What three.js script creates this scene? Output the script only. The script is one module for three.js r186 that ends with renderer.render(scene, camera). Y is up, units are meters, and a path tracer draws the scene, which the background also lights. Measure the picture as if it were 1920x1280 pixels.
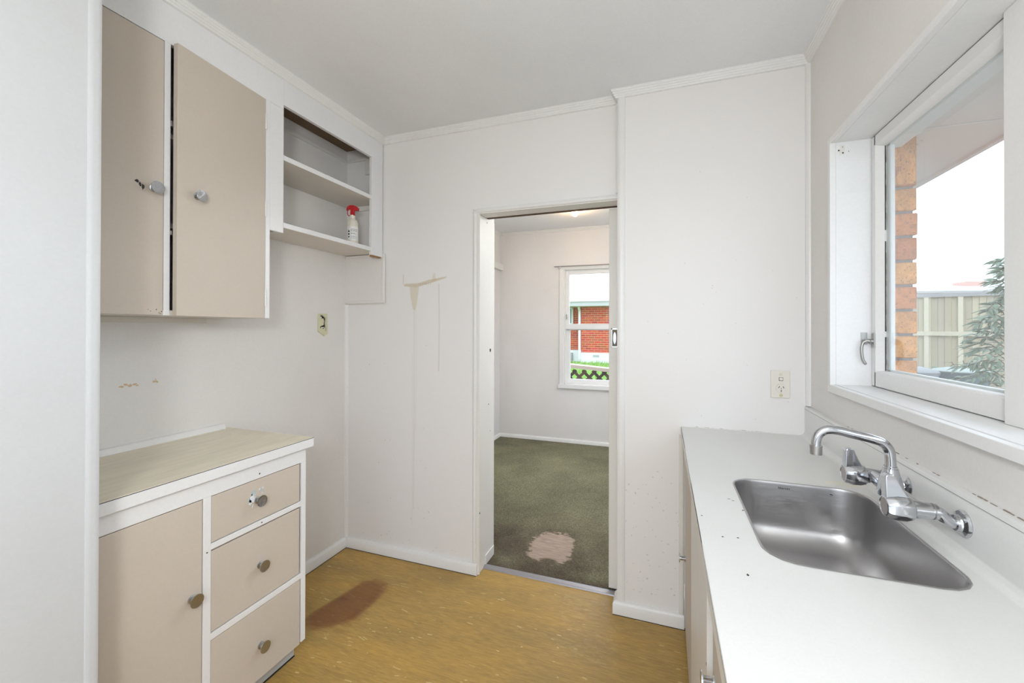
import * as THREE from 'three';
import { RoundedBoxGeometry } from 'three/addons/geometries/RoundedBoxGeometry.js';
import { mergeGeometries, mergeVertices, toCreasedNormals } from 'three/addons/utils/BufferGeometryUtils.js';
import { FontLoader } from 'three/addons/loaders/FontLoader.js';
import { TextGeometry } from 'three/addons/geometries/TextGeometry.js';

// ---------- camera, sky, exposure ----------
const scene = new THREE.Scene();
const camera = new THREE.PerspectiveCamera(2 * Math.atan(640 / 788.7) * 180 / Math.PI, 1.5, 0.02, 200);
camera.rotation.order = 'YXZ';
camera.position.set(1.8477, 1.345, 2.1047);
camera.rotation.set(0.0043, 0.3459, 0.0022);
camera.setViewOffset(1920, 1280, 0, 27.86, 1920, 1280);
const EXPOSURE = 2.82;
const FILL_LAMP = 1.2, FILL_FAR = 0.55, FILL_AT = [1.84, 1.66, 2.6];  // strengths and position of the added fill lamps
const SKY = [0.85, 0.955, 1.11];
{ // even overcast, a little brighter overhead
  const w = 64, h = 32, d = new Float32Array(w * h * 4);
  for (let y = 0; y < h; y++) for (let x = 0; x < w; x++) {
    const e = (y + 0.5) / h * 2 - 1, k = e > 0 ? 1 + 0.25 * e : 1;
    for (let c = 0; c < 3; c++) d[(y * w + x) * 4 + c] = SKY[c] * k;
    d[(y * w + x) * 4 + 3] = 1;
  }
  const t = new THREE.DataTexture(d, w, h, THREE.RGBAFormat, THREE.FloatType);
  t.mapping = THREE.EquirectangularReflectionMapping; t.magFilter = THREE.LinearFilter; t.needsUpdate = true;
  scene.background = t;
}

// ---------- helpers ----------
let seed = 1234567;
const rnd = () => { seed = (seed + 0x6d2b79f5) | 0; let t = Math.imul(seed ^ (seed >>> 15), 1 | seed); t = (t + Math.imul(t ^ (t >>> 7), 61 | t)) ^ t; return ((t ^ (t >>> 14)) >>> 0) / 4294967296; };
const rr = (a, b) => a + (b - a) * rnd();
const V = (x, y, z) => new THREE.Vector3(x, y, z);
function hash(x, y, s) { let n = Math.imul(x, 374761393) + Math.imul(y, 668265263) + Math.imul(s, 974634777) | 0; n = Math.imul(n ^ (n >>> 13), 1274126177); return ((n ^ (n >>> 16)) >>> 0) / 4294967296; }
function noise(x, y, s = 0) { const xi = Math.floor(x), yi = Math.floor(y), fx = x - xi, fy = y - yi, u = fx * fx * (3 - 2 * fx), v = fy * fy * (3 - 2 * fy); const a = hash(xi, yi, s), b = hash(xi + 1, yi, s), c = hash(xi, yi + 1, s), d = hash(xi + 1, yi + 1, s); return a + (b - a) * u + (c - a) * v + (a - b - c + d) * u * v; }
function fbm(x, y, s = 0, o = 4) { let r = 0, a = 0.5; for (let i = 0; i < o; i++) { r += a * noise(x, y, s + i); x *= 2.03; y *= 2.03; a *= 0.5; } return r / (1 - Math.pow(0.5, o)); }
const clamp = (v, a = 0, b = 1) => Math.min(b, Math.max(a, v));
const sstep = (a, b, v) => { const t = clamp((v - a) / (b - a)); return t * t * (3 - 2 * t); };
function dataTex(w, h, fn, srgb = true) {
  const d = new Uint8Array(w * h * 4);
  for (let y = 0; y < h; y++) for (let x = 0; x < w; x++) { const c = fn(x, y), o = (y * w + x) * 4; d[o] = clamp(c[0], 0, 255); d[o + 1] = clamp(c[1], 0, 255); d[o + 2] = clamp(c[2], 0, 255); d[o + 3] = 255; }
  const t = new THREE.DataTexture(d, w, h); t.wrapS = t.wrapT = THREE.RepeatWrapping; t.magFilter = THREE.LinearFilter; t.minFilter = THREE.LinearMipmapLinearFilter;
  if (srgb) t.colorSpace = THREE.SRGBColorSpace; t.needsUpdate = true; return t;
}
function canvasTex(w, h, draw) {
  const c = document.createElement('canvas'); c.width = w; c.height = h; draw(c.getContext('2d'), w, h);
  const t = new THREE.CanvasTexture(c); t.colorSpace = THREE.SRGBColorSpace; return t;
}
const over = (t, w, h) => { t.repeat.set(1 / w, 1 / h); return t; };     // one texture over w by h metres

function metric(g) { // uv in metres from the dominant axis of the normal
  const p = g.attributes.position, n = g.attributes.normal, uv = new Float32Array(p.count * 2);
  for (let i = 0; i < p.count; i++) {
    const x = Math.abs(n.getX(i)), y = Math.abs(n.getY(i)), z = Math.abs(n.getZ(i));
    if (y >= x && y >= z) { uv[2 * i] = p.getX(i); uv[2 * i + 1] = p.getZ(i); }
    else if (x >= z) { uv[2 * i] = p.getZ(i); uv[2 * i + 1] = p.getY(i); }
    else { uv[2 * i] = p.getX(i); uv[2 * i + 1] = p.getY(i); }
  }
  g.setAttribute('uv', new THREE.BufferAttribute(uv, 2)); return g;
}
function tidy(g) { // comparable attributes for merging
  if (g.index) g = g.toNonIndexed();
  for (const k of Object.keys(g.attributes)) if (!['position', 'normal', 'uv'].includes(k)) g.deleteAttribute(k);
  if (!g.attributes.normal) g.computeVertexNormals();
  if (!g.attributes.uv) metric(g);
  g.morphAttributes = {}; return g;
}
function bx(x0, x1, y0, y1, z0, z1, r = 0) { // box between planes, edges rounded by r
  const w = Math.abs(x1 - x0), h = Math.abs(y1 - y0), d = Math.abs(z1 - z0);
  r = Math.min(r, w * 0.45, h * 0.45, d * 0.45);
  let g = r > 0 ? new RoundedBoxGeometry(w, h, d, 2, r) : new THREE.BoxGeometry(w, h, d);
  g.translate((x0 + x1) / 2, (y0 + y1) / 2, (z0 + z1) / 2);
  return metric(tidy(g));
}
// a profile of [u, v] pairs swept from point a to point b; ends slanted by m0, m1 (metres along the run per metre of u)
function sweep(pts, a, b, uDir, vDir, m0 = 0, m1 = 0) {
  const dir = b.clone().sub(a).normalize(), n = pts.length;
  let area = 0; for (let i = 0; i < n; i++) { const p = pts[i], q = pts[(i + 1) % n]; area += p[0] * q[1] - p[1] * q[0]; }
  const hand = new THREE.Vector3().crossVectors(uDir, vDir).dot(dir) * area;
  const at = (base, p, m) => base.clone().addScaledVector(uDir, p[0]).addScaledVector(vDir, p[1]).addScaledVector(dir, p[0] * m);
  const A = pts.map((p) => at(a, p, m0)), B = pts.map((p) => at(b, p, m1)), pos = [];
  const tri = (p, q, r) => { const t = hand > 0 ? [p, q, r] : [p, r, q]; for (const k of t) pos.push(k.x, k.y, k.z); };
  for (let i = 0; i < n; i++) { const j = (i + 1) % n; tri(A[i], A[j], B[j]); tri(A[i], B[j], B[i]); }
  for (const [i, j, k] of THREE.ShapeUtils.triangulateShape(pts.map((p) => new THREE.Vector2(p[0], p[1])), [])) {
    const s = area > 0 ? 1 : -1;
    if (s > 0) { tri(A[i], A[k], A[j]); tri(B[i], B[j], B[k]); } else { tri(A[i], A[j], A[k]); tri(B[i], B[k], B[j]); }
  }
  let g = new THREE.BufferGeometry(); g.setAttribute('position', new THREE.Float32BufferAttribute(pos, 3));
  g.computeVertexNormals(); g = toCreasedNormals(g, 0.7); return metric(tidy(g));
}
function lathe(pts, seg = 28) { let g = new THREE.LatheGeometry(pts.map((p) => new THREE.Vector2(p[0], p[1])), seg); g = toCreasedNormals(tidy(g), 0.6); return tidy(g); }
function tube(points, r, seg = 24, rad = 12, closed = false) { return tidy(new THREE.TubeGeometry(new THREE.CatmullRomCurve3(points, closed), seg, r, rad, closed)); }
function rod(a, b, r0, r1 = r0, seg = 20) { // capped cylinder between points
  const d = b.clone().sub(a), g = new THREE.CylinderGeometry(r1, r0, d.length(), seg);
  g.applyQuaternion(new THREE.Quaternion().setFromUnitVectors(V(0, 1, 0), d.clone().normalize())); g.translate((a.x + b.x) / 2, (a.y + b.y) / 2, (a.z + b.z) / 2);
  return tidy(g);
}
function place(g, m) { g = g.clone(); g.applyMatrix4(m); return g; }
const M4 = (px, py, pz, rx = 0, ry = 0, rz = 0) => new THREE.Matrix4().compose(V(px, py, pz), new THREE.Quaternion().setFromEuler(new THREE.Euler(rx, ry, rz)), V(1, 1, 1));

const taken = {};
function numbered(name) { const k = taken[name] = (taken[name] ?? -1) + 1; return k ? name + '_' + String(k).padStart(3, '0') : name; }
const origins = new WeakMap();
function thing(name, label, category, at = [0, 0, 0], group) {
  const o = new THREE.Group(); o.name = numbered(name); o.position.set(...at); scene.add(o); origins.set(o, V(...at));
  o.userData = { label, category }; if (group) o.userData.group = group; return o;
}
function obj(name, geos, m, parent, label) { // geometries in world metres -> one Mesh under parent
  const list = (Array.isArray(geos) ? geos : [geos]).map(tidy), g = list.length > 1 ? mergeGeometries(list) : list[0].clone();
  const org = parent ? origins.get(parent) : null;
  if (org) g.translate(-org.x, -org.y, -org.z);
  const o = new THREE.Mesh(g, m); (parent ?? scene).add(o);
  o.name = parent ? name : numbered(name);
  if (org) origins.set(o, org);
  if (label) o.userData.label = label; return o;
}
const zero = V(0, 0, 0);
function struct(name, geos, m, label, category) {
  const o = obj(name, geos, m); o.userData.kind = 'structure'; origins.set(o, zero);
  if (label) o.userData.label = label; if (category) o.userData.category = category; return o;
}
function structGroup(name, label, category) { const o = new THREE.Group(); o.name = numbered(name); scene.add(o); o.userData = { kind: 'structure', label, category }; origins.set(o, zero); return o; }
function blob(cx, cy, rx, ry, n = 11, wob = 0.35, th = 0.0005) { // thin flake in the xy plane
  const s = new THREE.Shape(); for (let i = 0; i < n; i++) { const a = i / n * 2 * Math.PI, k = 1 + rr(-wob, wob); const x = cx + Math.cos(a) * rx * k, y = cy + Math.sin(a) * ry * k; i ? s.lineTo(x, y) : s.moveTo(x, y); }
  return tidy(new THREE.ExtrudeGeometry(s, { depth: th, bevelEnabled: false }));
}
const ontoX = (g, x) => place(g, new THREE.Matrix4().makeBasis(V(0, 0, -1), V(0, 1, 0), V(1, 0, 0)).setPosition(x, 0, 0));  // (a, b, d) -> (x + d, b, -a)
const S = (o) => new THREE.MeshStandardMaterial(o), P = (o) => new THREE.MeshPhysicalMaterial(o);
const lin = (r, g, b) => new THREE.Color().setRGB(r, g, b);
const hex = (h) => new THREE.Color(h);

// ---------- materials ----------
const paintBump = dataTex(512, 512, (x, y) => { const v = 110 + 70 * (fbm(x / 9, y / 9, 3, 3) - 0.5) + 60 * (fbm(x / 60, y / 60, 9, 3) - 0.5); return [v, v, v]; }, false); paintBump.repeat.set(2, 2);
const paintTone = dataTex(1024, 1024, (x, y) => { const k = 0.965 + 0.035 * fbm(x / 140, y / 200, 21, 4) + 0.012 * (noise(x / 3, y / 3, 5) - 0.5); return [255 * k, 254 * k, 252 * k]; }); paintTone.repeat.set(0.55, 0.55);
const paint = (c, rough = 0.55, bump = 0.0006) => S({ color: c, roughness: rough, map: paintTone, bumpMap: paintBump, bumpScale: bump });
const WALL = lin(0.835, 0.81, 0.79);
const M = {
  wall: paint(WALL, 0.5), farWall: paint(lin(0.83, 0.80, 0.79), 0.55), ceiling: paint(lin(0.885, 0.905, 0.935), 0.75, 0.0003),
  trim: paint(lin(0.86, 0.85, 0.84), 0.35, 0.0003), cornice: paint(lin(0.88, 0.88, 0.88), 0.4, 0.0002), cream: paint(lin(0.82, 0.80, 0.765), 0.4, 0.0003),
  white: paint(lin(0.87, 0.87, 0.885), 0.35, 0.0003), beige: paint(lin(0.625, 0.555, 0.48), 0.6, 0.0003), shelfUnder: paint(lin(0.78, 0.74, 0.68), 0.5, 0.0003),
  partition: paint(lin(0.57, 0.58, 0.595), 0.4), sill: paint(lin(0.87, 0.87, 0.87), 0.3, 0.0003), jambWhite: paint(lin(0.87, 0.875, 0.885), 0.32, 0.0003),  // partition wall paint is darkened to offset the strong light falling on it
  dark: S({ color: lin(0.012, 0.010, 0.012), roughness: 0.9 }), darkWood: S({ color: lin(0.10, 0.055, 0.03), roughness: 0.8 }), rawWood: S({ color: lin(0.32, 0.19, 0.08), roughness: 0.8 }),
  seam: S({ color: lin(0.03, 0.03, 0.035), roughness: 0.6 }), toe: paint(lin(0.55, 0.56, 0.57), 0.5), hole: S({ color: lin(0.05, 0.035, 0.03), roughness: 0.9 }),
  chrome: S({ color: lin(0.56, 0.57, 0.595), metalness: 1, roughness: 0.11 }), oldChrome: S({ color: lin(0.50, 0.48, 0.45), metalness: 1, roughness: 0.27 }),
  aged: S({ color: lin(0.42, 0.41, 0.39), metalness: 1, roughness: 0.38 }), alu: S({ color: lin(0.40, 0.385, 0.41), metalness: 1, roughness: 0.42 }),
  plastic: S({ color: lin(0.80, 0.76, 0.68), roughness: 0.35 }), oldPlastic: S({ color: lin(0.66, 0.63, 0.42), roughness: 0.45 }), whiteChip: S({ color: lin(0.80, 0.81, 0.82), roughness: 0.6 }), blueChip: S({ color: lin(0.42, 0.52, 0.56), roughness: 0.6 }), tanChip: S({ color: lin(0.62, 0.47, 0.30), roughness: 0.8 }),
  dirt: S({ color: lin(0.30, 0.25, 0.20), roughness: 0.9 }), red: S({ color: lin(0.50, 0.012, 0.018), roughness: 0.35 }),
};
const worktopMap = dataTex(1024, 1024, (x, y) => { const k = 0.975 + 0.02 * fbm(x / 180, y / 180, 41, 3) + 0.012 * (noise(x / 2.2, y / 2.2, 8) - 0.5); return [252 * k, 251 * k, 246 * k]; }); worktopMap.repeat.set(0.8, 0.8);
M.worktop = P({ color: lin(0.80, 0.805, 0.82), roughness: 0.32, map: worktopMap, clearcoat: 0.15, clearcoatRoughness: 0.35 });
const benchMap = dataTex(1024, 1024, (x, y) => { const k = 0.90 + 0.09 * fbm(x / 14, y / 130, 51, 4) + 0.05 * fbm(x / 220, y / 220, 57, 3); return [246 * k, 240 * k, 222 * k]; }); benchMap.repeat.set(1.2, 1.2);
M.bench = S({ color: lin(0.92, 0.885, 0.83), roughness: 0.42, map: benchMap });
const steelRough = dataTex(512, 512, (x, y) => { const v = 110 + 55 * noise(x / 60, y / 1.4, 4) + 25 * fbm(x / 60, y / 60, 6, 3); return [v, v, v]; }, false); steelRough.repeat.set(4, 4);
M.steel = S({ color: lin(0.50, 0.49, 0.49), metalness: 1, roughness: 0.62, roughnessMap: steelRough });
M.glass = P({ color: lin(0.93, 0.95, 0.95), transmission: 0.93, thickness: 0, roughness: 0, ior: 1.45 });
M.clearGlass = P({ color: lin(0.97, 0.98, 0.98), transmission: 1, thickness: 0, roughness: 0, ior: 1.45 });

// vinyl floor: ochre with short pale streaks, a brown scorch and a pale strip
const floorMap = canvasTex(2048, 2048, (c, w, h) => {
  const W = 2.415, px = (m) => m / W * w;               // canvas y runs with z here (flipY off below)
  const im = c.createImageData(w, h), d = im.data;
  for (let y = 0; y < h; y++) for (let x = 0; x < w; x++) {
    const n = fbm(x / 300, y / 90, 61, 4), f = fbm(x / 30, y / 3.2, 65, 3), o = (y * w + x) * 4, k = 0.86 + 0.16 * n + 0.20 * (f - 0.5);
    d[o] = 205 * k + 8 * (n - 0.5); d[o + 1] = 168 * k; d[o + 2] = 100 * k - 16 * (n - 0.5); d[o + 3] = 255;
  }
  c.putImageData(im, 0, 0); c.lineCap = 'round';
  for (let i = 0; i < 15000; i++) {
    const x = rnd() * w, y = rnd() * h, cl = fbm(x / 120, y / 120, 71, 3);
    if (cl < 0.44 && rnd() < 0.75) continue;
    const L = 4 + 34 * rnd() * rnd(), a = (rnd() - 0.5) * 0.55, big = rnd() < 0.06;
    c.strokeStyle = rnd() < 0.2 ? `rgba(122,86,34,${0.10 + 0.22 * rnd()})` : `rgba(246,232,196,${(big ? 0.6 : 0.10) + 0.42 * rnd() * rnd()})`;
    c.lineWidth = big ? 2.4 + rnd() * 1.6 : 0.8 + 1.5 * rnd() * rnd();
    c.beginPath(); c.moveTo(x, y); c.quadraticCurveTo(x + L / 2 * Math.cos(a), y + L / 2 * Math.sin(a) + rr(-2, 2), x + L * Math.cos(a), y + L * Math.sin(a)); c.stroke();
  }
  const S0 = [[0.29, 0.62], [0.285, 0.54], [0.315, 0.42], [0.345, 0.27], [0.40, 0.225], [0.475, 0.232], [0.512, 0.30], [0.515, 0.42], [0.505, 0.53], [0.44, 0.60], [0.37, 0.64]];
  for (let pass = 0; pass < 22; pass++) {
    const grow = 1.06 - pass * 0.012; c.fillStyle = `rgba(110,58,18,${0.038})`; c.beginPath();
    S0.forEach(([x, z], i) => { const X = px(0.40 + (x - 0.40) * grow + rr(-0.006, 0.006)), Z = px(0.43 + (z - 0.43) * grow + rr(-0.006, 0.006)); i ? c.lineTo(X, Z) : c.moveTo(X, Z); }); c.fill();
  }
  for (let i = 0; i < 70; i++) { const z = rr(0.24, 0.62), e = rnd() < 0.5 ? 0.33 + 0.09 * (0.43 - z) + rr(-0.015, 0.02) : 0.50 + rr(-0.025, 0.012), L = rr(0.02, 0.06); c.strokeStyle = `rgba(92,40,10,${0.03 + 0.05 * rnd()})`; c.lineWidth = 4 + 14 * rnd(); c.beginPath(); c.moveTo(px(e - L / 2), px(z)); c.lineTo(px(e + L / 2), px(z + rr(-0.01, 0.01))); c.stroke(); }
  for (let i = 0; i < 40; i++) { c.strokeStyle = `rgba(236,205,150,${0.06 + 0.14 * rnd()})`; c.lineWidth = 1 + rnd(); const x = rr(0.30, 0.5), z = rr(0.25, 0.6); c.beginPath(); c.moveTo(px(x), px(z)); c.lineTo(px(x + rr(0.005, 0.03)), px(z + rr(-0.004, 0.004))); c.stroke(); }
  for (let i = 0; i < 260; i++) { // pale patch by the doorway
    const t = rnd(), x = px(1.50 + rr(-0.13, 0.13) + 0.05 * t), z = px(0.0 + 0.40 * t);
    c.strokeStyle = `rgba(240,222,196,${0.05 + 0.09 * rnd()})`; c.lineWidth = 2 + 7 * rnd(); c.beginPath(); c.moveTo(x, z); c.lineTo(x + rr(-24, 24), z + rr(-8, 8)); c.stroke();
  }
});
floorMap.flipY = false; floorMap.wrapS = floorMap.wrapT = THREE.RepeatWrapping; over(floorMap, 2.415, 2.415);
M.floor = S({ color: lin(0.80, 0.77, 0.60), map: floorMap, roughness: 0.40, bumpMap: paintBump, bumpScale: 0.0006 });

// carpet: worn grey-green pile with a bare pinkish patch
const CX0 = -0.07, CW = 3.4, CZ0 = -2.8, CD = 2.8;
const carpetMap = dataTex(2048, 1686, (i, j) => {
  const x = CX0 + i / 2048 * CW, z = CZ0 + j / 1686 * CD;
  const fine = hash(i, j, 81), mid = noise(i / 2.6, j / 2.6, 82), big = fbm(x * 2.4, z * 2.4, 83, 4), k = 0.62 + 0.30 * mid + 0.22 * (fine - 0.5) + 0.34 * (big - 0.5);
  const dirt = clamp(sstep(-1.1, -0.1, z) * (0.42 + 1.5 * (fbm(x * 6, z * 6, 85, 4) - 0.42)) + 0.5 * sstep(-0.2, -0.09, z) + 0.35 * sstep(0.1, 0.0, x - 0.9) * sstep(-0.8, -0.3, z));
  let r = 190 * k, g = 186 * k, b = 152 * k;
  r += (138 * k - r) * dirt; g += (122 * k - g) * dirt; b += (102 * k - b) * dirt;
  const ux = Math.abs(x - 1.205) / 0.137, uz = Math.abs(z + 0.41) / 0.185, q = Math.pow(Math.pow(ux, 2.6) + Math.pow(uz, 2.6), 1 / 2.6);
  let m = sstep(1.06, 0.86, q + 0.34 * (fbm(x * 16, z * 60, 87, 3) - 0.5) + 0.2 * (noise(x * 70, z * 70, 88) - 0.5));
  m *= 1 - sstep(0.07, 0.03, Math.hypot((x - 1.225) * 1.0, (z + 0.245) * 1.5));
  const halo = sstep(1.7, 0.9, q + 0.5 * (fbm(x * 9, z * 9, 89, 3) - 0.5)) * 0.45;
  r += (150 * k - r) * halo; g += (134 * k - g) * halo; b += (114 * k - b) * halo;
  const w = 0.90 + 0.16 * noise(x * 30, z * 220, 90);
  r += (212 * w - r) * m; g += (190 * w - g) * m; b += (178 * w - b) * m;
  return [r, g, b];
});
carpetMap.wrapS = carpetMap.wrapT = THREE.ClampToEdgeWrapping; carpetMap.repeat.set(1 / CW, 1 / CD); carpetMap.offset.set(-CX0 / CW, -CZ0 / CD);
const carpetBump = dataTex(512, 512, (x, y) => { const v = 255 * (0.5 * hash(x, y, 91) + 0.5 * noise(x / 3, y / 3, 92)); return [v, v, v]; }, false); carpetBump.repeat.set(2.6, 2.6);
M.carpet = S({ color: lin(0.72, 0.70, 0.64), map: carpetMap, roughness: 1, bumpMap: carpetBump, bumpScale: 0.004 });

// back wall: the mark of a removed fitting, with drips
const backMap = canvasTex(1024, 1536, (c, w, h) => {
  const X = (m) => m / 1.7 * w, Y = (m) => h - m / 2.5 * h;
  c.fillStyle = '#fff'; c.fillRect(0, 0, w, h);
  const wash = (pts, col, n = 5, j = 0.004) => { for (let k = 0; k < n; k++) { c.fillStyle = col; c.beginPath(); pts.forEach(([x, y], i) => { const a = X(x + rr(-j, j)), b = Y(y + rr(-j, j)); i ? c.lineTo(a, b) : c.moveTo(a, b); }); c.fill(); } };
  wash([[0.415, 1.590], [0.50, 1.583], [0.60, 1.606], [0.69, 1.628], [0.70, 1.636], [0.58, 1.622], [0.52, 1.606], [0.42, 1.604]], 'rgba(206,188,140,0.10)', 6);
  wash([[0.455, 1.59], [0.515, 1.585], [0.505, 1.50], [0.495, 1.45], [0.478, 1.455], [0.46, 1.53]], 'rgba(206,190,150,0.065)', 6);
  wash([[0.60, 1.61], [0.612, 1.66], [0.622, 1.66], [0.63, 1.615]], 'rgba(206,190,150,0.07)', 4);
  wash([[0.408, 1.66], [0.414, 1.66], [0.414, 1.60], [0.408, 1.60]], 'rgba(190,176,150,0.07)', 4, 0.002);
  for (const [x, y0, y1, a] of [[0.484, 1.46, 0.30, 0.017], [0.497, 1.45, 0.75, 0.014], [0.647, 1.60, 1.10, 0.035], [0.475, 1.2, 0.2, 0.014]]) for (let k = 0; k < 4; k++) { c.strokeStyle = `rgba(150,135,105,${a})`; c.lineWidth = 3 + k * 1.3; c.beginPath(); c.moveTo(X(x), Y(y0)); c.lineTo(X(x + 0.004), Y((y0 + y1) / 2)); c.lineTo(X(x), Y(y1)); c.stroke(); }
  for (let k = 0; k < 8; k++) { c.strokeStyle = 'rgba(120,92,60,0.28)'; c.lineWidth = 1.4; const x = 0.515 + k * 0.011 + rr(-0.003, 0.003); c.beginPath(); c.moveTo(X(x), Y(1.606)); c.lineTo(X(x + 0.003), Y(1.594)); c.stroke(); }
  for (let k = 0; k < 60; k++) { const x = rr(0.1, 0.86), y = Math.pow(rnd(), 1.6) * 1.2 + 0.08; c.fillStyle = `rgba(110,92,74,${0.10 + 0.25 * rnd()})`; c.fillRect(X(x), Y(y), 1 + 2 * rnd(), 1 + 3 * rnd()); }
});
over(backMap, 1.7, 2.5); M.wallBack = S({ color: WALL, roughness: 0.5, map: backMap, bumpMap: paintBump, bumpScale: 0.0006 });
const pierMap = canvasTex(512, 1536, (c, w, h) => {
  const X = (m) => (m - 1.6) / 0.85 * w, Y = (m) => h - m / 2.5 * h;
  c.fillStyle = '#fff'; c.fillRect(0, 0, w, h);
  for (let k = 0; k < 70; k++) { const x = rr(1.68, 1.93), y = 0.12 + Math.pow(rnd(), 1.3) * 0.6; c.fillStyle = `rgba(112,92,70,${0.08 + 0.18 * rnd()})`; c.beginPath(); c.ellipse(X(x), Y(y), 0.8 + 2 * rnd(), 0.8 + 1.6 * rnd(), 0, 0, 7); c.fill(); }
  for (let k = 0; k < 26; k++) { c.fillStyle = `rgba(120,100,78,${0.1 + 0.3 * rnd()})`; c.fillRect(X(rr(1.7, 2.38)), Y(rr(0.95, 2.2)), 1.4, 1.8); }
  for (let k = 0; k < 34; k++) { c.fillStyle = `rgba(70,55,40,${0.25 + 0.5 * rnd()})`; c.fillRect(X(rr(1.95, 2.36)), Y(0.9055 + rr(-0.002, 0.002)), 2 + 9 * rnd(), 1.4 + rnd()); }
});
pierMap.repeat.set(1 / 0.85, 1 / 2.5); pierMap.offset.set(-1.6 / 0.85, 0); M.pier = S({ color: WALL, roughness: 0.5, map: pierMap, bumpMap: paintBump, bumpScale: 0.0006 });

// ---------- the room shell ----------
const H = 2.475, HF = 2.52, XR = 2.415, ZR = 3.4, PZ = 0.055;   // ceiling heights, right wall, rear wall, face of the pier
const NX = 0.6, NZ = 1.502;                                      // the wall that stands forward on the left
struct('floor', bx(-0.3, XR + 0.3, -0.15, 0, -0.085, ZR + 0.2), M.floor, 'ochre streaked vinyl floor with a brown stain beside the cabinet', 'floor');
struct('floor_carpet', bx(-0.3, 2.55, -0.15, 0.008, -2.97, -0.085), M.carpet, 'worn grey-green carpet with a bare patch beyond the doorway', 'carpet');
struct('ceiling', bx(-0.2, XR + 0.3, H, H + 0.2, -0.11, ZR + 0.2), M.ceiling, 'plain white kitchen ceiling', 'ceiling');
struct('ceiling_1', bx(-0.3, 2.56, HF, HF + 0.2, -3.0, -0.11), M.ceiling, 'white ceiling of the room beyond the doorway', 'ceiling');
struct('wall_left', bx(-0.2, 0, 0, H, 0, NZ + 0.05), M.wall, 'cream wall behind the left cupboards', 'wall');
struct('wall_partition', bx(-0.2, NX - 0.004, 0, H, NZ, ZR + 0.2), M.partition, 'plain white wall end close at the left edge, its paint darkened to offset strong light', 'wall');
// back wall with the doorway (x 0.895 to 1.64, head at 1.97)
struct('wall_back', [bx(-0.2, 0.895, 0, H, -0.22, 0), bx(0.895, 1.66, 1.972, H, -0.092, 0), bx(0.895, 2.56, 2.03, HF, -0.22, -0.16), bx(-0.2, 0.895, H, HF, -0.22, -0.11)], M.wallBack, 'cream wall with the doorway and an old fitting mark', 'wall');
struct('wall_pier', [bx(1.64, XR + 0.1, 0, H, -0.09, PZ)], M.pier, 'white wall section projecting between doorway and window', 'wall');
struct('wall_back_far_side', [bx(1.66, 2.56, 0, 2.03, -0.22, -0.155)], M.farWall, 'far face of the doorway wall', 'wall');
// right wall with the window opening z 0.32..2.58, y 1.14..2.01, and one beyond the camera
const WZ0 = 0.322, WZ1 = 2.58, WY0 = 1.135, WY1 = 2.006;
struct('wall_right', [bx(XR, XR + 0.14, 0, WY0, PZ - 0.16, ZR + 0.2), bx(XR, XR + 0.14, WY1, H, PZ - 0.16, ZR + 0.2), bx(XR, XR + 0.14, WY0, WY1, PZ - 0.16, WZ0), bx(XR, XR + 0.14, WY0, WY1, WZ1, ZR + 0.2)], M.wall, 'cream wall around the kitchen window', 'wall');
// rear wall with a wide glazed opening, added behind the camera for light
struct('wall_rear', [bx(NX, 0.68, 0, H, ZR, ZR + 0.14), bx(2.36, XR + 0.14, 0, H, ZR, ZR + 0.14), bx(0.68, 2.36, 2.25, H, ZR, ZR + 0.14)], M.wall, 'cream wall behind the camera with added glazed doors', 'wall');
{
  const t = structGroup('window_3', 'wide glazed sliding doors added behind the camera to let in light', 'window');
  obj('frame', [bx(0.68, 2.36, 2.2, 2.25, ZR, ZR + 0.1, 0.003), bx(0.68, 2.36, 0, 0.06, ZR, ZR + 0.1, 0.003), bx(0.68, 0.73, 0.06, 2.2, ZR, ZR + 0.1, 0.003), bx(2.31, 2.36, 0.06, 2.2, ZR, ZR + 0.1, 0.003), bx(1.49, 1.55, 0.06, 2.2, ZR, ZR + 0.1, 0.003)], M.alu, t);
  obj('pane', bx(0.73, 1.49, 0.06, 2.2, ZR + 0.048, ZR + 0.049), M.clearGlass, t); obj('pane', bx(1.55, 2.31, 0.06, 2.2, ZR + 0.048, ZR + 0.049), M.clearGlass, t);
}
const globeMat = S({ color: lin(0.9, 0.9, 0.88), emissive: lin(0.96, 0.985, 1), emissiveIntensity: 3, roughness: 0.4 });
function fillGlobe(t, x, y, z, I) { // lit globe and its light, for the added fill lamps
  const g = new THREE.SphereGeometry(0.14, 32, 20); g.translate(x, y, z); obj('glass_globe', g, globeMat, t, 'lit white globe of an added fill lamp');
  const l = new THREE.PointLight(new THREE.Color().setRGB(0.96, 0.985, 1), I); l.position.set(x, y, z); l.shadow.radius = 6.5; l.castShadow = true; l.name = 'fill_lamp_light'; scene.add(l);
}
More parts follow.
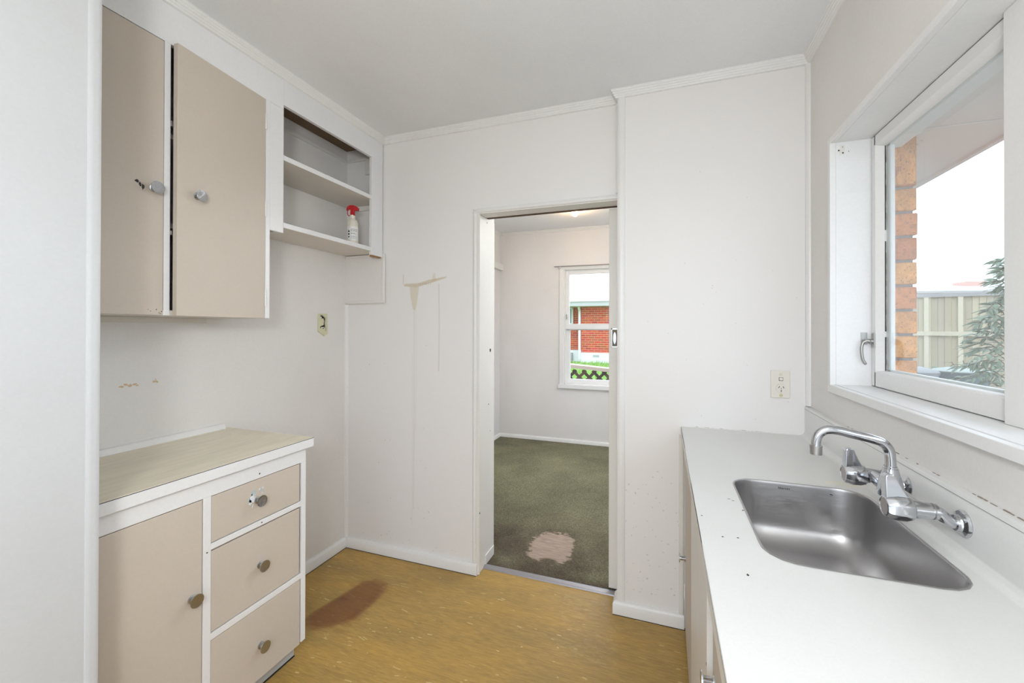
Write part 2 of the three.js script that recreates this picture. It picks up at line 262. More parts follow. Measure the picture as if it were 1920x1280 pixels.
{ // fill lamps added for brightness behind the camera and in the far room, both unseen
  const [lx, ly, lz] = FILL_AT, t = thing('added_fill_lamp', 'unseen fill lamp added behind the camera, a lit globe on a slim floor stand', 'lamp', [lx, 0, lz]);
  obj('base', place(lathe([[0.0001, 0], [0.13, 0], [0.13, 0.012], [0.02, 0.022], [0.0001, 0.022]], 32), M4(lx, 0, lz)), M.trim, t); obj('pole', rod(V(lx, 0.02, lz), V(lx, ly - 0.13, lz), 0.009), M.trim, t);
  fillGlobe(t, lx, ly, lz, FILL_LAMP);
  const [px, py, pz] = [1.75, 2.08, -0.95], p = thing('added_pendant_lamp', 'unseen globe pendant added to brighten the carpeted room', 'lamp', [px, HF, pz]);
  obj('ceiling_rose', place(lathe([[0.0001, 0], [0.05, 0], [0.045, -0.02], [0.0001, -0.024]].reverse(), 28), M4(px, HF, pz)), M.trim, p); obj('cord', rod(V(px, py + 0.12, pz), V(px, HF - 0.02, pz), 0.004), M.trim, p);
  fillGlobe(p, px, py, pz, FILL_FAR);
}
// the far room
const FZ = -2.77, FX = -0.07, FR = 2.41, fw = { x0: 0.74, x1: 1.62, y0: 0.70, y1: 2.04 };
struct('wall_far_left', bx(FX - 0.15, FX, 0, HF, FZ - 0.15, -0.2), M.farWall, 'left wall of the room beyond the doorway', 'wall');
struct('wall_far', [bx(FX - 0.15, fw.x0, 0, HF, FZ - 0.15, FZ), bx(fw.x1, FR + 0.15, 0, HF, FZ - 0.15, FZ), bx(fw.x0, fw.x1, 0, fw.y0, FZ - 0.15, FZ), bx(fw.x0, fw.x1, fw.y1, HF, FZ - 0.15, FZ)], M.farWall, 'pale wall with a sash window beyond the doorway', 'wall');
struct('wall_far_right', [bx(FR, FR + 0.15, 0, 0.5, FZ - 0.15, -0.2), bx(FR, FR + 0.15, 2.2, HF, FZ - 0.15, -0.2), bx(FR, FR + 0.15, 0.5, 2.2, FZ - 0.15, -2.6), bx(FR, FR + 0.15, 0.5, 2.2, -0.4, -0.2)], M.farWall, 'right wall of the room beyond the doorway', 'wall');
{
  const t = structGroup('window_4', 'unseen large window added to light the room beyond', 'window');  // added window, out of view, bringing daylight into the far room
  obj('frame', [bx(FR, FR + 0.1, 0.5, 0.56, -2.6, -0.4, 0.003), bx(FR, FR + 0.1, 2.14, 2.2, -2.6, -0.4, 0.003), bx(FR, FR + 0.1, 0.56, 2.14, -2.6, -2.54, 0.003), bx(FR, FR + 0.1, 0.56, 2.14, -0.46, -0.4, 0.003), bx(FR, FR + 0.1, 0.56, 2.14, -1.53, -1.47, 0.003)], M.trim, t);
  obj('pane', bx(FR + 0.05, FR + 0.051, 0.56, 2.14, -2.54, -1.53), M.clearGlass, t); obj('pane', bx(FR + 0.05, FR + 0.051, 0.56, 2.14, -1.47, -0.46), M.clearGlass, t);
}

// ---------- trims: reeded cornice, skirtings, beads ----------
const reed = []; { // profile: u out from the wall, v down from the ceiling
  reed.push([0, 0], [0, -0.037], [0.005, -0.037]);
  for (let k = 0; k < 4; k++) for (let i = 0; i <= 4; i++) { const t = (k + i / 4) / 4, b = 0.0032 * Math.sin(Math.PI * i / 4); reed.push([0.005 + 0.021 * t + b * 0.8, -0.037 + 0.034 * t - b * 0.55]); }
  reed.push([0.028, -0.002], [0.028, 0]);
}
const dn = V(0, 1, 0);
struct('trim_1', sweep(reed, V(0.27, H, 0), V(0.27, H, NZ), V(1, 0, 0), dn, 1, 0), M.cornice, 'reeded white cornice above the left cupboards', 'cornice');
struct('trim_2', sweep(reed, V(0.27, H, 0), V(1.64, H, 0), V(0, 0, 1), dn, 1, 0), M.cornice, 'reeded white cornice above the doorway', 'cornice');
struct('trim_3', [sweep(reed, V(1.64, H, PZ), V(XR, H, PZ), V(0, 0, 1), dn, -1, -1), sweep(reed, V(1.64, H, 0), V(1.64, H, PZ), V(-1, 0, 0), dn, 0, 1)], M.cornice, 'reeded white cornice on the projecting wall section', 'cornice');
struct('trim_4', sweep(reed, V(XR, H, PZ), V(XR, H, ZR), V(-1, 0, 0), dn, 1, 0), M.cornice, 'reeded white cornice above the kitchen window', 'cornice');
const skirt = (h, d) => [[0, 0], [d, 0], [d, h - 0.012], [d - 0.006, h - 0.002], [d - 0.010, h], [0, h]];
struct('baseboard_back', sweep(skirt(0.062, 0.018), V(0, 0, 0), V(0.893, 0, 0), V(0, 0, 1), dn), M.trim, 'low white skirting board left of the doorway', 'skirting board');
struct('baseboard_left', sweep(skirt(0.062, 0.018), V(0, 0, 0.018), V(0, 0, 0.78), V(1, 0, 0), dn), M.trim, 'low white skirting board beside the drawer cabinet', 'skirting board');
struct('baseboard_pier', [sweep(skirt(0.062, 0.018), V(1.64, 0, PZ), V(1.935, 0, PZ), V(0, 0, 1), dn, -1, 0), sweep(skirt(0.062, 0.018), V(1.64, 0, -0.02), V(1.64, 0, PZ), V(-1, 0, 0), dn, 0, 1)], M.trim, 'low white skirting board right of the doorway', 'skirting board');
{
  const gap = (n, g) => obj('floor_gap', g, M.seam, scene.getObjectByName(n), 'dark line along the floor');
  gap('baseboard_back', bx(0.018, 0.893, -0.001, 0.0028, 0.0175, 0.0192)); gap('baseboard_left', bx(0.0175, 0.0192, -0.001, 0.0028, 0.018, 0.78)); gap('baseboard_pier', bx(1.622, 1.94, -0.001, 0.0028, PZ + 0.0175, PZ + 0.0192));
}
struct('baseboard_far', [sweep(skirt(0.05, 0.018), V(FX, 0, FZ), V(FR, 0, FZ), V(0, 0, 1), dn), sweep(skirt(0.05, 0.018), V(FX, 0, FZ), V(FX, 0, -0.22), V(1, 0, 0), dn)], M.trim, 'white skirting board at the edge of the carpet', 'skirting board');
struct('trim_5', [sweep([[0, 0], [0, -0.03], [0.008, -0.03], [0.02, -0.012], [0.03, -0.006], [0.03, 0]], V(FX, HF, FZ), V(FR, HF, FZ), V(0, 0, 1), dn), sweep([[0, 0], [0, -0.03], [0.008, -0.03], [0.02, -0.012], [0.03, -0.006], [0.03, 0]], V(FX, HF, FZ), V(FX, HF, -0.22), V(1, 0, 0), dn)], M.trim, 'small white cornice in the room beyond', 'cornice');
const half = (w, d, n = 7) => { const p = []; for (let i = 0; i <= n; i++) { const a = Math.PI * i / n; p.push([d * Math.pow(Math.sin(a), 0.7), -w / 2 * Math.cos(a)]); } return p; };   // half round, u out, v across
const quarter = (r, n = 6) => { const p = [[0, 0]]; for (let i = 0; i <= n; i++) p.push([r * Math.cos(i / n * Math.PI / 2), r * Math.sin(i / n * Math.PI / 2)]); return p; };
struct('trim_6', sweep(half(0.036, 0.009), V(1.659, 0.062, PZ), V(1.659, 2.44, PZ), V(0, 0, 1), V(1, 0, 0)), M.trim, 'rounded bead down the corner right of the doorway', 'bead');
struct('trim_7', sweep(quarter(0.016), V(XR, 1.028, PZ), V(XR, 2.44, PZ), V(-1, 0, 0), V(0, 0, 1)), M.trim, 'slim bead in the corner beside the window wall', 'bead');
struct('trim_8', sweep(quarter(0.016), V(0, 0.062, 0), V(0, 1.49, 0), V(1, 0, 0), V(0, 0, 1)), M.trim, 'slim bead in the corner behind the left cupboards', 'bead');
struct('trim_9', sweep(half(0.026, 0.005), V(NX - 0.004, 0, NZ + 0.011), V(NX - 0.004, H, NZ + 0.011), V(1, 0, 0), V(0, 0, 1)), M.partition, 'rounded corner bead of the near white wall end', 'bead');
struct('trim_10', [sweep(half(0.022, 0.010), V(0.874, 0.062, 0), V(0.874, 2.0, 0), V(0, 0, 1), V(1, 0, 0)), sweep(half(0.026, 0.010), V(0.863, 1.988, 0), V(1.64, 1.988, 0), V(0, 0, 1), V(0, -1, 0))], M.trim, 'rounded white architrave around the doorway', 'architrave');
struct('trim_11', [bx(1.628, 1.641, 2.002, 2.44, 0, 0.012, 0.003)], M.trim, 'narrow cover strip where the two wall sections meet', 'bead');

// ---------- doorway: jamb, track, threshold, sliding door ----------
{
  const t = structGroup('trim_12', 'white door jamb on the left of the doorway', 'door jamb');
  obj('lining', [bx(0.884, 0.897, 0, 1.972, -0.222, -0.002, 0.002), bx(0.884, 0.903, 0, 1.972, -0.010, 0.004, 0.004)], M.cream, t);
  obj('skirting', bx(0.896, 0.902, 0, 0.06, -0.215, -0.09, 0.002), M.cream, t);
  const lk = (y, z, r) => rod(V(0.8965, y, z), V(0.8984, y, z), r, r, 14);
  obj('keeper_hole', [lk(1.219, -0.159, 0.0085), bx(0.8965, 0.8982, 1.208, 1.217, -0.164, -0.154)], M.dark, t, 'dark latch keeper hole');
  obj('screw_hole', lk(0.908, -0.137, 0.003), M.dark, t); obj('screw_hole', lk(1.948, -0.108, 0.0028), M.dark, t); obj('screw_hole', lk(0.75, -0.16, 0.002), M.dark, t);
  obj('paint_spot', ontoX(blob(0, 0.335, 0.006, 0.006), 0), S({ color: lin(0.0, 0.12, 0.06), roughness: 0.5 }), t, 'dark green paint spot').position.set(0.903, 0, -0.003);
}
struct('trim_13', [bx(0.9, 1.66, 1.9695, 1.985, -0.118, -0.0922, 0.001)], M.darkWood, 'dark track above the sliding door', 'door track');
struct('trim_14', sweep([[-0.02, 0.0], [-0.018, 0.007], [-0.006, 0.012], [0.008, 0.012], [0.02, 0.006], [0.022, 0]], V(0.897, 0, -0.085), V(1.64, 0, -0.085), V(0, 0, 1), dn), M.alu, 'aluminium threshold strip between vinyl and carpet', 'threshold strip');
{
  const t = structGroup('door_1', 'cream sliding door slid back into the wall', 'door');
  obj('leaf', bx(1.583, 1.64 + 0.72, 0.016, 1.962, -0.14, -0.102, 0.002), M.cream, t);
  const p = obj('flush_pull', [bx(1.5945, 1.6005, 1.247, 1.348, -0.103, -0.1, 0.001), bx(1.6235, 1.6295, 1.247, 1.348, -0.103, -0.1, 0.001), bx(1.5945, 1.6295, 1.247, 1.256, -0.103, -0.1, 0.001), bx(1.5945, 1.6295, 1.339, 1.348, -0.103, -0.1, 0.001)], M.oldChrome, t, 'chrome recessed finger pull');
  obj('recess', [bx(1.600, 1.624, 1.2555, 1.3395, -0.1024, -0.1015)], S({ color: lin(0.10, 0.08, 0.06), metalness: 0.6, roughness: 0.4 }), p);
  obj('scoop', place(lathe([[0.0001, 0.0005], [0.006, 0.0016], [0.0085, 0.0008], [0.009, 0]], 16), new THREE.Matrix4().makeScale(0.9, 1, 3.6).premultiply(M4(1.612, 1.296, -0.1017, Math.PI / 2, 0, 0))), M.chrome, p);
}

// ---------- knobs and hinges ----------
// mushroom knob with a dished brushed face; its axis is x, foot at (x, y, z)
const knobShape = lathe([[0.0001, 0], [0.0125, 0], [0.0125, 0.0025], [0.0085, 0.005], [0.0080, 0.013], [0.0125, 0.0175], [0.0192, 0.0215], [0.0203, 0.0232], [0.0198, 0.0244], [0.0185, 0.0243], [0.0100, 0.0222], [0.0001, 0.0208]], 36);
const knobRays = dataTex(256, 64, (x, y) => { const v = 128 + 110 * (noise(x / 1.3, 0, 31) - 0.5) + 70 * (noise(x / 7, 0, 32) - 0.5); return [v, v, v]; }, false); knobRays.repeat.set(1, 1);
const knobMat = (c, r) => S({ color: c, metalness: 1, roughness: r, bumpMap: knobRays, bumpScale: 0.00035 });
M.knobBright = knobMat(lin(0.50, 0.51, 0.53), 0.16); M.knobDull = knobMat(lin(0.46, 0.455, 0.45), 0.30);
const knobAt = (x, y, z, ry = 0, dir = 1) => place(knobShape, new THREE.Matrix4().makeRotationY(ry).premultiply(M4(x, y, z)).multiply(M4(0, 0, 0, 0, 0, -dir * Math.PI / 2)));
const hingeAt = (x, y, z) => { const g = []; for (let k = 0; k < 5; k++) g.push(rod(V(x, y - 0.031 + k * 0.0125, z), V(x, y - 0.031 + k * 0.0125 + 0.0115, z), 0.0042, 0.0042, 10)); g.push(rod(V(x, y - 0.034, z), V(x, y + 0.034, z), 0.003, 0.003, 8)); return g; };

// ---------- wall cupboard on the left ----------
const UX = 0.27, UB = 1.386, UT = 2.309;
{
  const t = thing('wall_cupboard', 'tall cream wall cupboard with two beige doors, its far door standing slightly open', 'cupboard', [0, UB, 1.13]);
  obj('side_panel', bx(0, UX - 0.018, UB, H, 0.771, 0.789, 0.001), M.cream, t);
  obj('base_panel', [bx(0, UX - 0.001, UB, UB + 0.018, 0.772, NZ, 0.001)], M.shelfUnder, t);
  obj('wall_cleat', bx(0, 0.018, UB - 0.021, UB, 0.86, NZ, 0.002), M.shelfUnder, t);
  obj('inner_shelf', [bx(0.004, UX - 0.03, 1.69, 1.706, 0.79, NZ)], M.cream, t); obj('inner_shelf', [bx(0.004, UX - 0.03, 2.0, 2.016, 0.79, NZ)], M.cream, t);
  const f = 0.018;
  obj('top_rail', bx(UX - f, UX, UT, H, 0.7035, NZ, 0.0012), M.white, t);
  obj('stile', bx(UX - f, UX, UB, UT, 1.1555, 1.1745, 0.0012), M.white, t);
  obj('stile', bx(UX - f, UX, UB, UT, 0.771, 0.7915, 0.0012), M.white, t);
  const d1 = obj('door', bx(UX - 0.018, UX + 0.001, UB + 0.001, UT - 0.003, 1.1765, NZ + 0.05, 0.0015), M.beige, t);
  obj('knob', knobAt(UX + 0.001, 1.803, 1.206), M.knobBright, d1, 'bright dished chrome knob');
  obj('paint_chip', [ontoX(blob(-1.252, 1.812, 0.006, 0.004), UX + 0.001), ontoX(blob(-1.244, 1.805, 0.004, 0.007), UX + 0.001), ontoX(blob(-1.236, 1.798, 0.004, 0.009), UX + 0.001)], M.seam, d1);
  for (let k = 0; k < 7; k++) obj('paint_chip', ontoX(blob(-(1.178 + rr(0.002, 0.02) + (k > 4 ? 0.03 : 0)), UB + rr(0.003, 0.02), rr(0.0006, 0.0022), rr(0.0006, 0.002), 7), UX + 0.001), M.hole, d1);
  // the far door, hinged at z 0.793, swung 4.8 degrees
  const W = 0.361, m = M4(UX + 0.001, 0, 0.7935, 0, 0.083, 0), at = (g) => place(g, m);
  const d2 = obj('door', at(bx(-0.019, 0, UB - 0.001, UT, 0, W, 0.0015)), M.beige, t);
  obj('knob', at(knobAt(0, 1.809, 0.293)), M.knobBright, d2, 'bright dished chrome knob');
  for (const y of [2.215, 1.845, 1.467]) obj('hinge', hingeAt(UX + 0.0025, y, 0.7925), M.trim, t);
  obj('catch', [bx(UX - 0.02, UX + 0.004, 2.03, 2.05, 1.140, 1.155, 0.001)], M.aged, t); obj('catch', [bx(UX - 0.02, UX + 0.004, 1.66, 1.675, 1.140, 1.155, 0.001)], M.aged, t);
}
// ---------- open shelves beside it ----------
{
  const t = thing('shelf_unit', 'open cream wall shelves with two shelves, holding the small fire extinguisher', 'shelves', [0, 1.78, 0.4]);
  const f = 0.018;
  obj('face_frame', [bx(UX - f, UX, 2.329, H - 0.001, 0.0055, 0.7035, 0.0012), bx(UX - f, UX, 1.763, 2.3085, 0.7035, 0.7705, 0.0012), bx(UX - f, UX, 1.767, 2.329, 0.009, 0.1075, 0.0012)], M.white, t);
  obj('side_panel', bx(0, UX - f, 1.767, H, 0.7035, 0.7205, 0.001), M.cream, t);
  obj('top_panel', bx(0, UX - f, 2.437, 2.446, 0.005, 0.702), S({ color: lin(0.20, 0.13, 0.07), roughness: 0.7 }), t, 'dark unpainted hardboard top');
  obj('shelf', bx(0.0005, UX - 0.002, 2.0855, 2.1065, 0.001, 0.7025, 0.0015), M.shelfUnder, t); obj('shelf', bx(0.0005, UX - 0.004, 1.788, 1.8095, 0.001, 0.7025, 0.0015), M.shelfUnder, t);
  obj('shelf_edge', bx(UX - 0.0025, UX + 0.001, 2.085, 2.107, 0.109, 0.7015, 0.001), M.white, t); obj('shelf_edge', bx(UX - 0.0045, UX - 0.001, 1.7875, 1.81, 0.109, 0.7015, 0.001), M.white, t);
  obj('cleat', bx(0, 0.014, 2.362, 2.380, 0.014, 0.702, 0.002), M.cream, t); obj('cleat', bx(0.0, 0.19, 2.362, 2.380, 0.0, 0.013, 0.002), M.cream, t);
  obj('cleat', bx(0.03, UX - f, 2.056, 2.085, 0, 0.014, 0.002), M.cream, t);
  obj('end_block', bx(0.15, UX - f, 2.272, 2.437, 0, 0.02, 0.0015), M.cream, t);
  obj('broken_edge', [bx(UX - 0.016, UX - 0.004, 1.757, 1.768, 0.07, 0.106, 0.001), bx(UX - 0.016, UX - 0.001, 1.7595, 1.768, 0.02, 0.07, 0.001)], M.rawWood, t, 'bare splintered wood under the end stile');
}
struct('trim_15', [bx(0, 0.272, 1.505, 1.785, 0.0005, 0.012, 0.001), sweep(half(0.026, 0.008), V(0.274, 1.497, 0.006), V(0.274, 1.787, 0.006), V(0, 0, 1), V(1, 0, 0)), sweep(half(0.024, 0.010), V(0, 1.503, 0.006), V(0.287, 1.503, 0.006), V(0, 0, 1), V(0, -1, 0)), bx(0.01, 0.262, 1.770, 1.785, 0.011, 0.019, 0.002)], M.wall, 'low framed panel on the wall below the open shelves', 'wall panel');

// ---------- fire extinguisher on the lower shelf ----------
{
  const ex = 0.205, ey = 1.8100, ez = 0.190, t = thing('fire_extinguisher', 'small cream fire extinguisher with a red trigger head on the lower open shelf', 'fire extinguisher', [ex, ey, ez]);
  const at = (g) => place(g, M4(ex, ey, ez));
  const labelTex = canvasTex(512, 256, (c, w, h) => {
    c.fillStyle = '#fff'; c.fillRect(0, 0, w, h); c.fillStyle = '#161616';
    // class marks down one side, lines of small print beside them (left part of the wrap faces the room)
    const bxs = 202;
    c.beginPath(); c.moveTo(bxs, 62); c.lineTo(bxs + 17, 62 + 46); c.lineTo(bxs - 17, 62 + 46); c.fill(); c.fillRect(bxs - 12, 128, 24, 30); c.beginPath(); c.ellipse(bxs, 192, 11, 15, 0, 0, 7); c.fill();
    c.fillStyle = 'rgba(60,60,75,0.85)';
    for (const [y, n, s] of [[50, 5, 13], [68, 5, 13], [86, 5, 13], [120, 3, 12], [136, 4, 11], [176, 4, 9], [194, 5, 9], [216, 4, 8]]) { let x = 232; for (let k = 0; k < n; k++) { const L = 8 + 14 * rnd(); c.fillRect(x, y, L, s * 0.55); x += L + 6; } }
  });
  labelTex.wrapS = THREE.RepeatWrapping;
  obj('cylinder', at(lathe([[0.0001, 0], [0.028, 0], [0.0305, 0.003], [0.0305, 0.115], [0.0298, 0.122], [0.026, 0.135], [0.020, 0.1435], [0.013, 0.148], [0.0125, 0.149]], 40)), P({ color: lin(0.74, 0.70, 0.60), roughness: 0.28, clearcoat: 0.5, clearcoatRoughness: 0.15 }), t, 'cream steel cylinder');
  const lb = tidy(new THREE.CylinderGeometry(0.0308, 0.0308, 0.078, 40, 1, true)); lb.rotateY(-2.433); 
  obj('print_label', at(place(lb, M4(0, 0.061, 0))), S({ color: lin(0.80, 0.79, 0.76), map: labelTex, roughness: 0.45 }), t, 'printed label with three black class marks');
  obj('collar', at(lathe([[0.0125, 0.146], [0.0135, 0.149], [0.0135, 0.166], [0.012, 0.168], [0.0001, 0.168]], 24)), M.plastic, t);
  // red head: post, grip hood reaching to one side, trigger loop on the other (in a vertical plane turned to the room)
  const hood = new THREE.Shape(); hood.moveTo(-0.030, 0.196); hood.quadraticCurveTo(-0.030, 0.214, -0.012, 0.220); hood.quadraticCurveTo(0.012, 0.224, 0.032, 0.206); hood.lineTo(0.0315, 0.195); hood.lineTo(0.012, 0.196); hood.quadraticCurveTo(0.0085, 0.192, 0.0085, 0.18); hood.lineTo(0.0105, 0.166); hood.lineTo(-0.0085, 0.166); hood.lineTo(-0.0075, 0.196); hood.lineTo(-0.012, 0.2015); hood.lineTo(-0.024, 0.2005); hood.closePath();
  const turn = M4(ex, ey, ez, 0, 0.35, 0), hg = tidy(new THREE.ExtrudeGeometry(hood, { depth: 0.014, bevelEnabled: true, bevelSize: 0.0025, bevelThickness: 0.003, bevelSegments: 3, curveSegments: 8 })); hg.translate(0, 0, -0.007);
  const head = obj('trigger_head', place(hg, turn), M.red, t, 'red plastic trigger head');
  obj('trigger_loop', place(tube([V(-0.0265, 0.203, 0), V(-0.028, 0.19, 0), V(-0.027, 0.172, 0), V(-0.0215, 0.1655, 0), V(-0.010, 0.167, 0)], 0.0024, 24, 8), turn), M.red, head);
  obj('trigger', place(tube([V(-0.013, 0.199, 0), V(-0.0155, 0.188, 0), V(-0.013, 0.176, 0)], 0.003, 12, 8), turn), M.plastic, head);
  obj('pin', [place(rod(V(-0.018, 0.2095, -0.011), V(-0.018, 0.2095, 0.011), 0.0016), turn), place(rod(V(0.014, 0.2115, -0.011), V(0.014, 0.2115, 0.011), 0.0014), turn)], M.chrome, head);
}

// ---------- drawer cabinet and its bench ----------
const LX = 0.479, LB = 0.084;
{
  const t = thing('base_cabinet', 'white framed base cabinet with a beige door and three beige drawers', 'cabinet', [0.24, 0, 1.13]);
  obj('carcass', [bx(0.0, LX - 0.02, LB, 0.858, 0.776, 0.794, 0.001), bx(0.0, LX - 0.02, LB, LB + 0.016, 0.794, NZ), bx(0.0, 0.012, LB, 0.858, 0.794, NZ), bx(0.0, LX - 0.02, LB + 0.016, 0.858, 1.160, 1.176)], M.cream, t);
  const f = 0.02;
  obj('top_rail', bx(LX - f, LX, 0.804, 0.860, 0.776, NZ, 0.0012), M.white, t);
  obj('stile', bx(LX - f, LX, LB, 0.804, 0.776, 0.7985, 0.0012), M.white, t); obj('stile', bx(LX - f, LX, LB, 0.804, 1.1565, 1.1815, 0.0012), M.white, t);
  obj('rail', bx(LX - f, LX, 0.6305, 0.6505, 0.7985, 1.1565, 0.0012), M.white, t); obj('rail', bx(LX - f, LX, 0.340, 0.3615, 0.7985, 1.1565, 0.0012), M.white, t);
  obj('drawer_cavity', [bx(LX - 0.06, LX - 0.045, LB + 0.02, 0.80, 0.797, 1.158)], M.darkWood, t);
  obj('toe_board', bx(0.40, 0.422, 0, LB, 0.778, NZ, 0.001), M.toe, t); obj('toe_board', bx(0.0, 0.40, 0, LB, 0.778, 0.794, 0.001), M.toe, t);
  obj('floor_seam', bx(0.4215, 0.4262, 0, 0.004, 0.778, NZ, 0.001), M.dark, t);
  const d = obj('door', bx(LX - 0.019, LX - 0.0005, LB - 0.004, 0.8015, 1.184, NZ + 0.04, 0.0015), M.beige, t);
  obj('knob', knobAt(LX, 0.507, 1.214), M.knobDull, d, 'dull dished chrome knob');
  for (const [y0, y1, zl, ky, kz, m, lift] of [[0.6535, 0.8015, 0.8065, 0.728, 0.992, M.knobBright, 0], [0.365, 0.627, 0.8065, 0.490, 0.980, M.knobDull, 0.002], [0.080, 0.3375, 0.8025, 0.198, 0.976, M.knobDull, 0]]) {
    const w = obj('drawer', bx(LX - 0.02, LX - 0.001, y0, y1 - lift, zl, 1.155, 0.0015), M.beige, t);
    obj('edge', bx(LX - 0.02, LX - 0.003, y0 + 0.001, y1 - lift - 0.001, zl - 0.0012, zl + 0.0012), M.darkWood, w, 'bare brown wood edge');
    obj('knob', knobAt(LX - 0.001, ky, kz), m, w, m === M.knobBright ? 'bright dished chrome knob' : 'dull dished chrome knob');
    if (m === M.knobBright) {
      for (const [z, y, rx, ry, m] of [[1.013, 0.742, 9, 14, 0], [1.020, 0.726, 6, 9, 0], [1.006, 0.760, 5, 8, 1], [1.016, 0.758, 4, 6, 1], [1.024, 0.740, 3, 8, 1], [1.003, 0.747, 3, 6, 0], [1.011, 0.714, 3, 6, 0], [0.978, 0.758, 3, 5, 1], [0.971, 0.765, 2, 4, 0], [0.984, 0.764, 2, 3, 0], [0.966, 0.752, 1.5, 3, 1], [0.974, 0.747, 1.5, 2, 0]]) obj('paint_chip', ontoX(blob(-z, y, rx / 1000, ry / 1000, 11, 0.5), LX - 0.001), m ? M.blueChip : M.whiteChip, w);
    }
  }
  for (const [a, b, r] of [[0.985, 0.820, 0.003], [0.975, 0.641, 0.0025], [1.169, 0.628, 0.0022]]) obj('screw_hole', ontoX(blob(-a, b, r, r), LX), M.hole, t);
}
{
  const t = thing('benchtop', 'mottled cream laminate benchtop with white front edge on the drawer cabinet', 'benchtop', [0.25, 0.86, 1.13]);
  obj('top_sheet', bx(0, 0.4935, 0.892, 0.897, 0.752, NZ, 0.0008), M.bench, t);
  obj('core', bx(0, 0.476, 0.861, 0.892, 0.755, NZ), M.cream, t);
  obj('edge_seam', bx(0.476, 0.4945, 0.8935, 0.8953, 0.751, NZ), M.seam, t, 'dark line under the top sheet');
  obj('front_edge', bx(0.476, 0.495, 0.860, 0.8936, 0.751, NZ, 0.0015), M.white, t);
  obj('upstand', [sweep([[0, 0], [0.018, 0], [0.016, 0.012], [0.010, 0.021], [0, 0.023]], V(0, 0.897, 0.775), V(0, 0.897, NZ), V(1, 0, 0), dn)], M.trim, t, 'low white splash strip');
}
for (const [flakes, label] of [[[[1.150, 1.131, 8, 4], [1.138, 1.136, 6, 4], [1.124, 1.132, 7, 5], [1.110, 1.135, 6, 4], [1.101, 1.130, 4, 3]], 'wider tan scuff mark on the wall above the benchtop'], [[[1.046, 1.138, 6, 5], [1.036, 1.136, 4, 5], [1.041, 1.145, 2, 3]], 'smaller tan scuff mark on the wall above the benchtop']]) {
  const o = obj('wall_scuff', flakes.map(([z, y, rx, ry]) => ontoX(blob(-z, y, rx / 1000, ry / 1000, 9), 0)), M.tanChip); o.userData.kind = 'structure'; o.userData.label = label;
}
// ---------- broken switch plate on the left wall ----------
{
  const t = thing('switch_plate', 'broken yellowed plastic switch plate with a dark hole on the left wall', 'switch', [0, 1.37, 0.198]);
  const s = new THREE.Shape(); // in (z, y) seen from the room: z grows to the left
  s.moveTo(-0.231, 1.426); s.lineTo(-0.168, 1.426); s.lineTo(-0.165, 1.312); s.lineTo(-0.188, 1.300); s.lineTo(-0.232, 1.326); s.closePath();
  const hole = new THREE.Path(); [[-0.222, 1.417], [-0.207, 1.419], [-0.196, 1.412], [-0.183, 1.405], [-0.178, 1.405], [-0.183, 1.372], [-0.178, 1.345], [-0.176, 1.326], [-0.190, 1.336], [-0.207, 1.345], [-0.220, 1.343], [-0.223, 1.352], [-0.212, 1.358], [-0.196, 1.361], [-0.192, 1.385], [-0.196, 1.40], [-0.206, 1.398], [-0.214, 1.40]].forEach(([x, y], i) => i ? hole.lineTo(x, y) : hole.moveTo(x, y)); s.holes.push(hole);
  obj('plate', ontoX(tidy(new THREE.ExtrudeGeometry(s, { depth: 0.005, bevelEnabled: true, bevelSize: 0.001, bevelThickness: 0.0015, bevelSegments: 2 })), 0.0015), M.oldPlastic, t);
  obj('box_hole', ontoX(blob(-0.2, 1.375, 0.026, 0.042, 10, 0.1), 0.0003), M.dark, t);
  obj('terminal', [rod(V(0.001, 1.405, 0.214), V(0.007, 1.405, 0.214), 0.005), bx(0, 0.004, 1.36, 1.40, 0.194, 0.203, 0.001), bx(0, 0.006, 1.345, 1.351, 0.19, 0.21, 0.001)], M.plastic, t);
}
// ---------- power point on the pier ----------
{
  const t = thing('power_point', 'cream single power point with one switch above the worktop', 'socket', [2.309, 1.113, PZ]);
  const cx = 2.309, cy = 1.113, z = PZ, pin = (x, y, a, h) => place(bx(-0.0011, 0.0011, -h, h, 0, 0.0006), M4(x, y, z + 0.0112, 0, 0, a));
  obj('plate', bx(cx - 0.035, cx + 0.035, cy - 0.0575, cy + 0.0575, z - 0.001, z + 0.008, 0.003), M.plastic, t);
  const ring = (x, y, r, m, n) => obj(n, rod(V(x, y, z + 0.007), V(x, y, z + 0.0092), r, r * 0.9, 20), m, t);
  ring(cx + 0.002, cy + 0.041, 0.0062, S({ color: lin(0.72, 0.66, 0.55), roughness: 0.4 }), 'screw_cap'); ring(cx + 0.002, cy - 0.046, 0.0068, S({ color: lin(0.62, 0.55, 0.32), roughness: 0.4 }), 'screw_cap');
  const sw = obj('switch', bx(cx - 0.0045, cx + 0.008, cy + 0.0165, cy + 0.0285, z + 0.006, z + 0.0125, 0.002), M.plastic, t); obj('surround', [bx(cx - 0.006, cx + 0.0095, cy + 0.0145, cy + 0.0295, z + 0.007, z + 0.0087, 0.0005)], M.darkWood, sw);
  const so = obj('socket', rod(V(cx + 0.002, cy - 0.016, z + 0.006), V(cx + 0.002, cy - 0.016, z + 0.011), 0.0195, 0.0185, 30), M.plastic, t);
  obj('slot', [pin(cx - 0.006, cy - 0.0115, -0.5, 0.0042), pin(cx + 0.010, cy - 0.0115, 0.5, 0.0042), pin(cx + 0.002, cy - 0.0265, 0, 0.0042), pin(cx + 0.002, cy - 0.0165, 0, 0.0014)], M.dark, so);
}

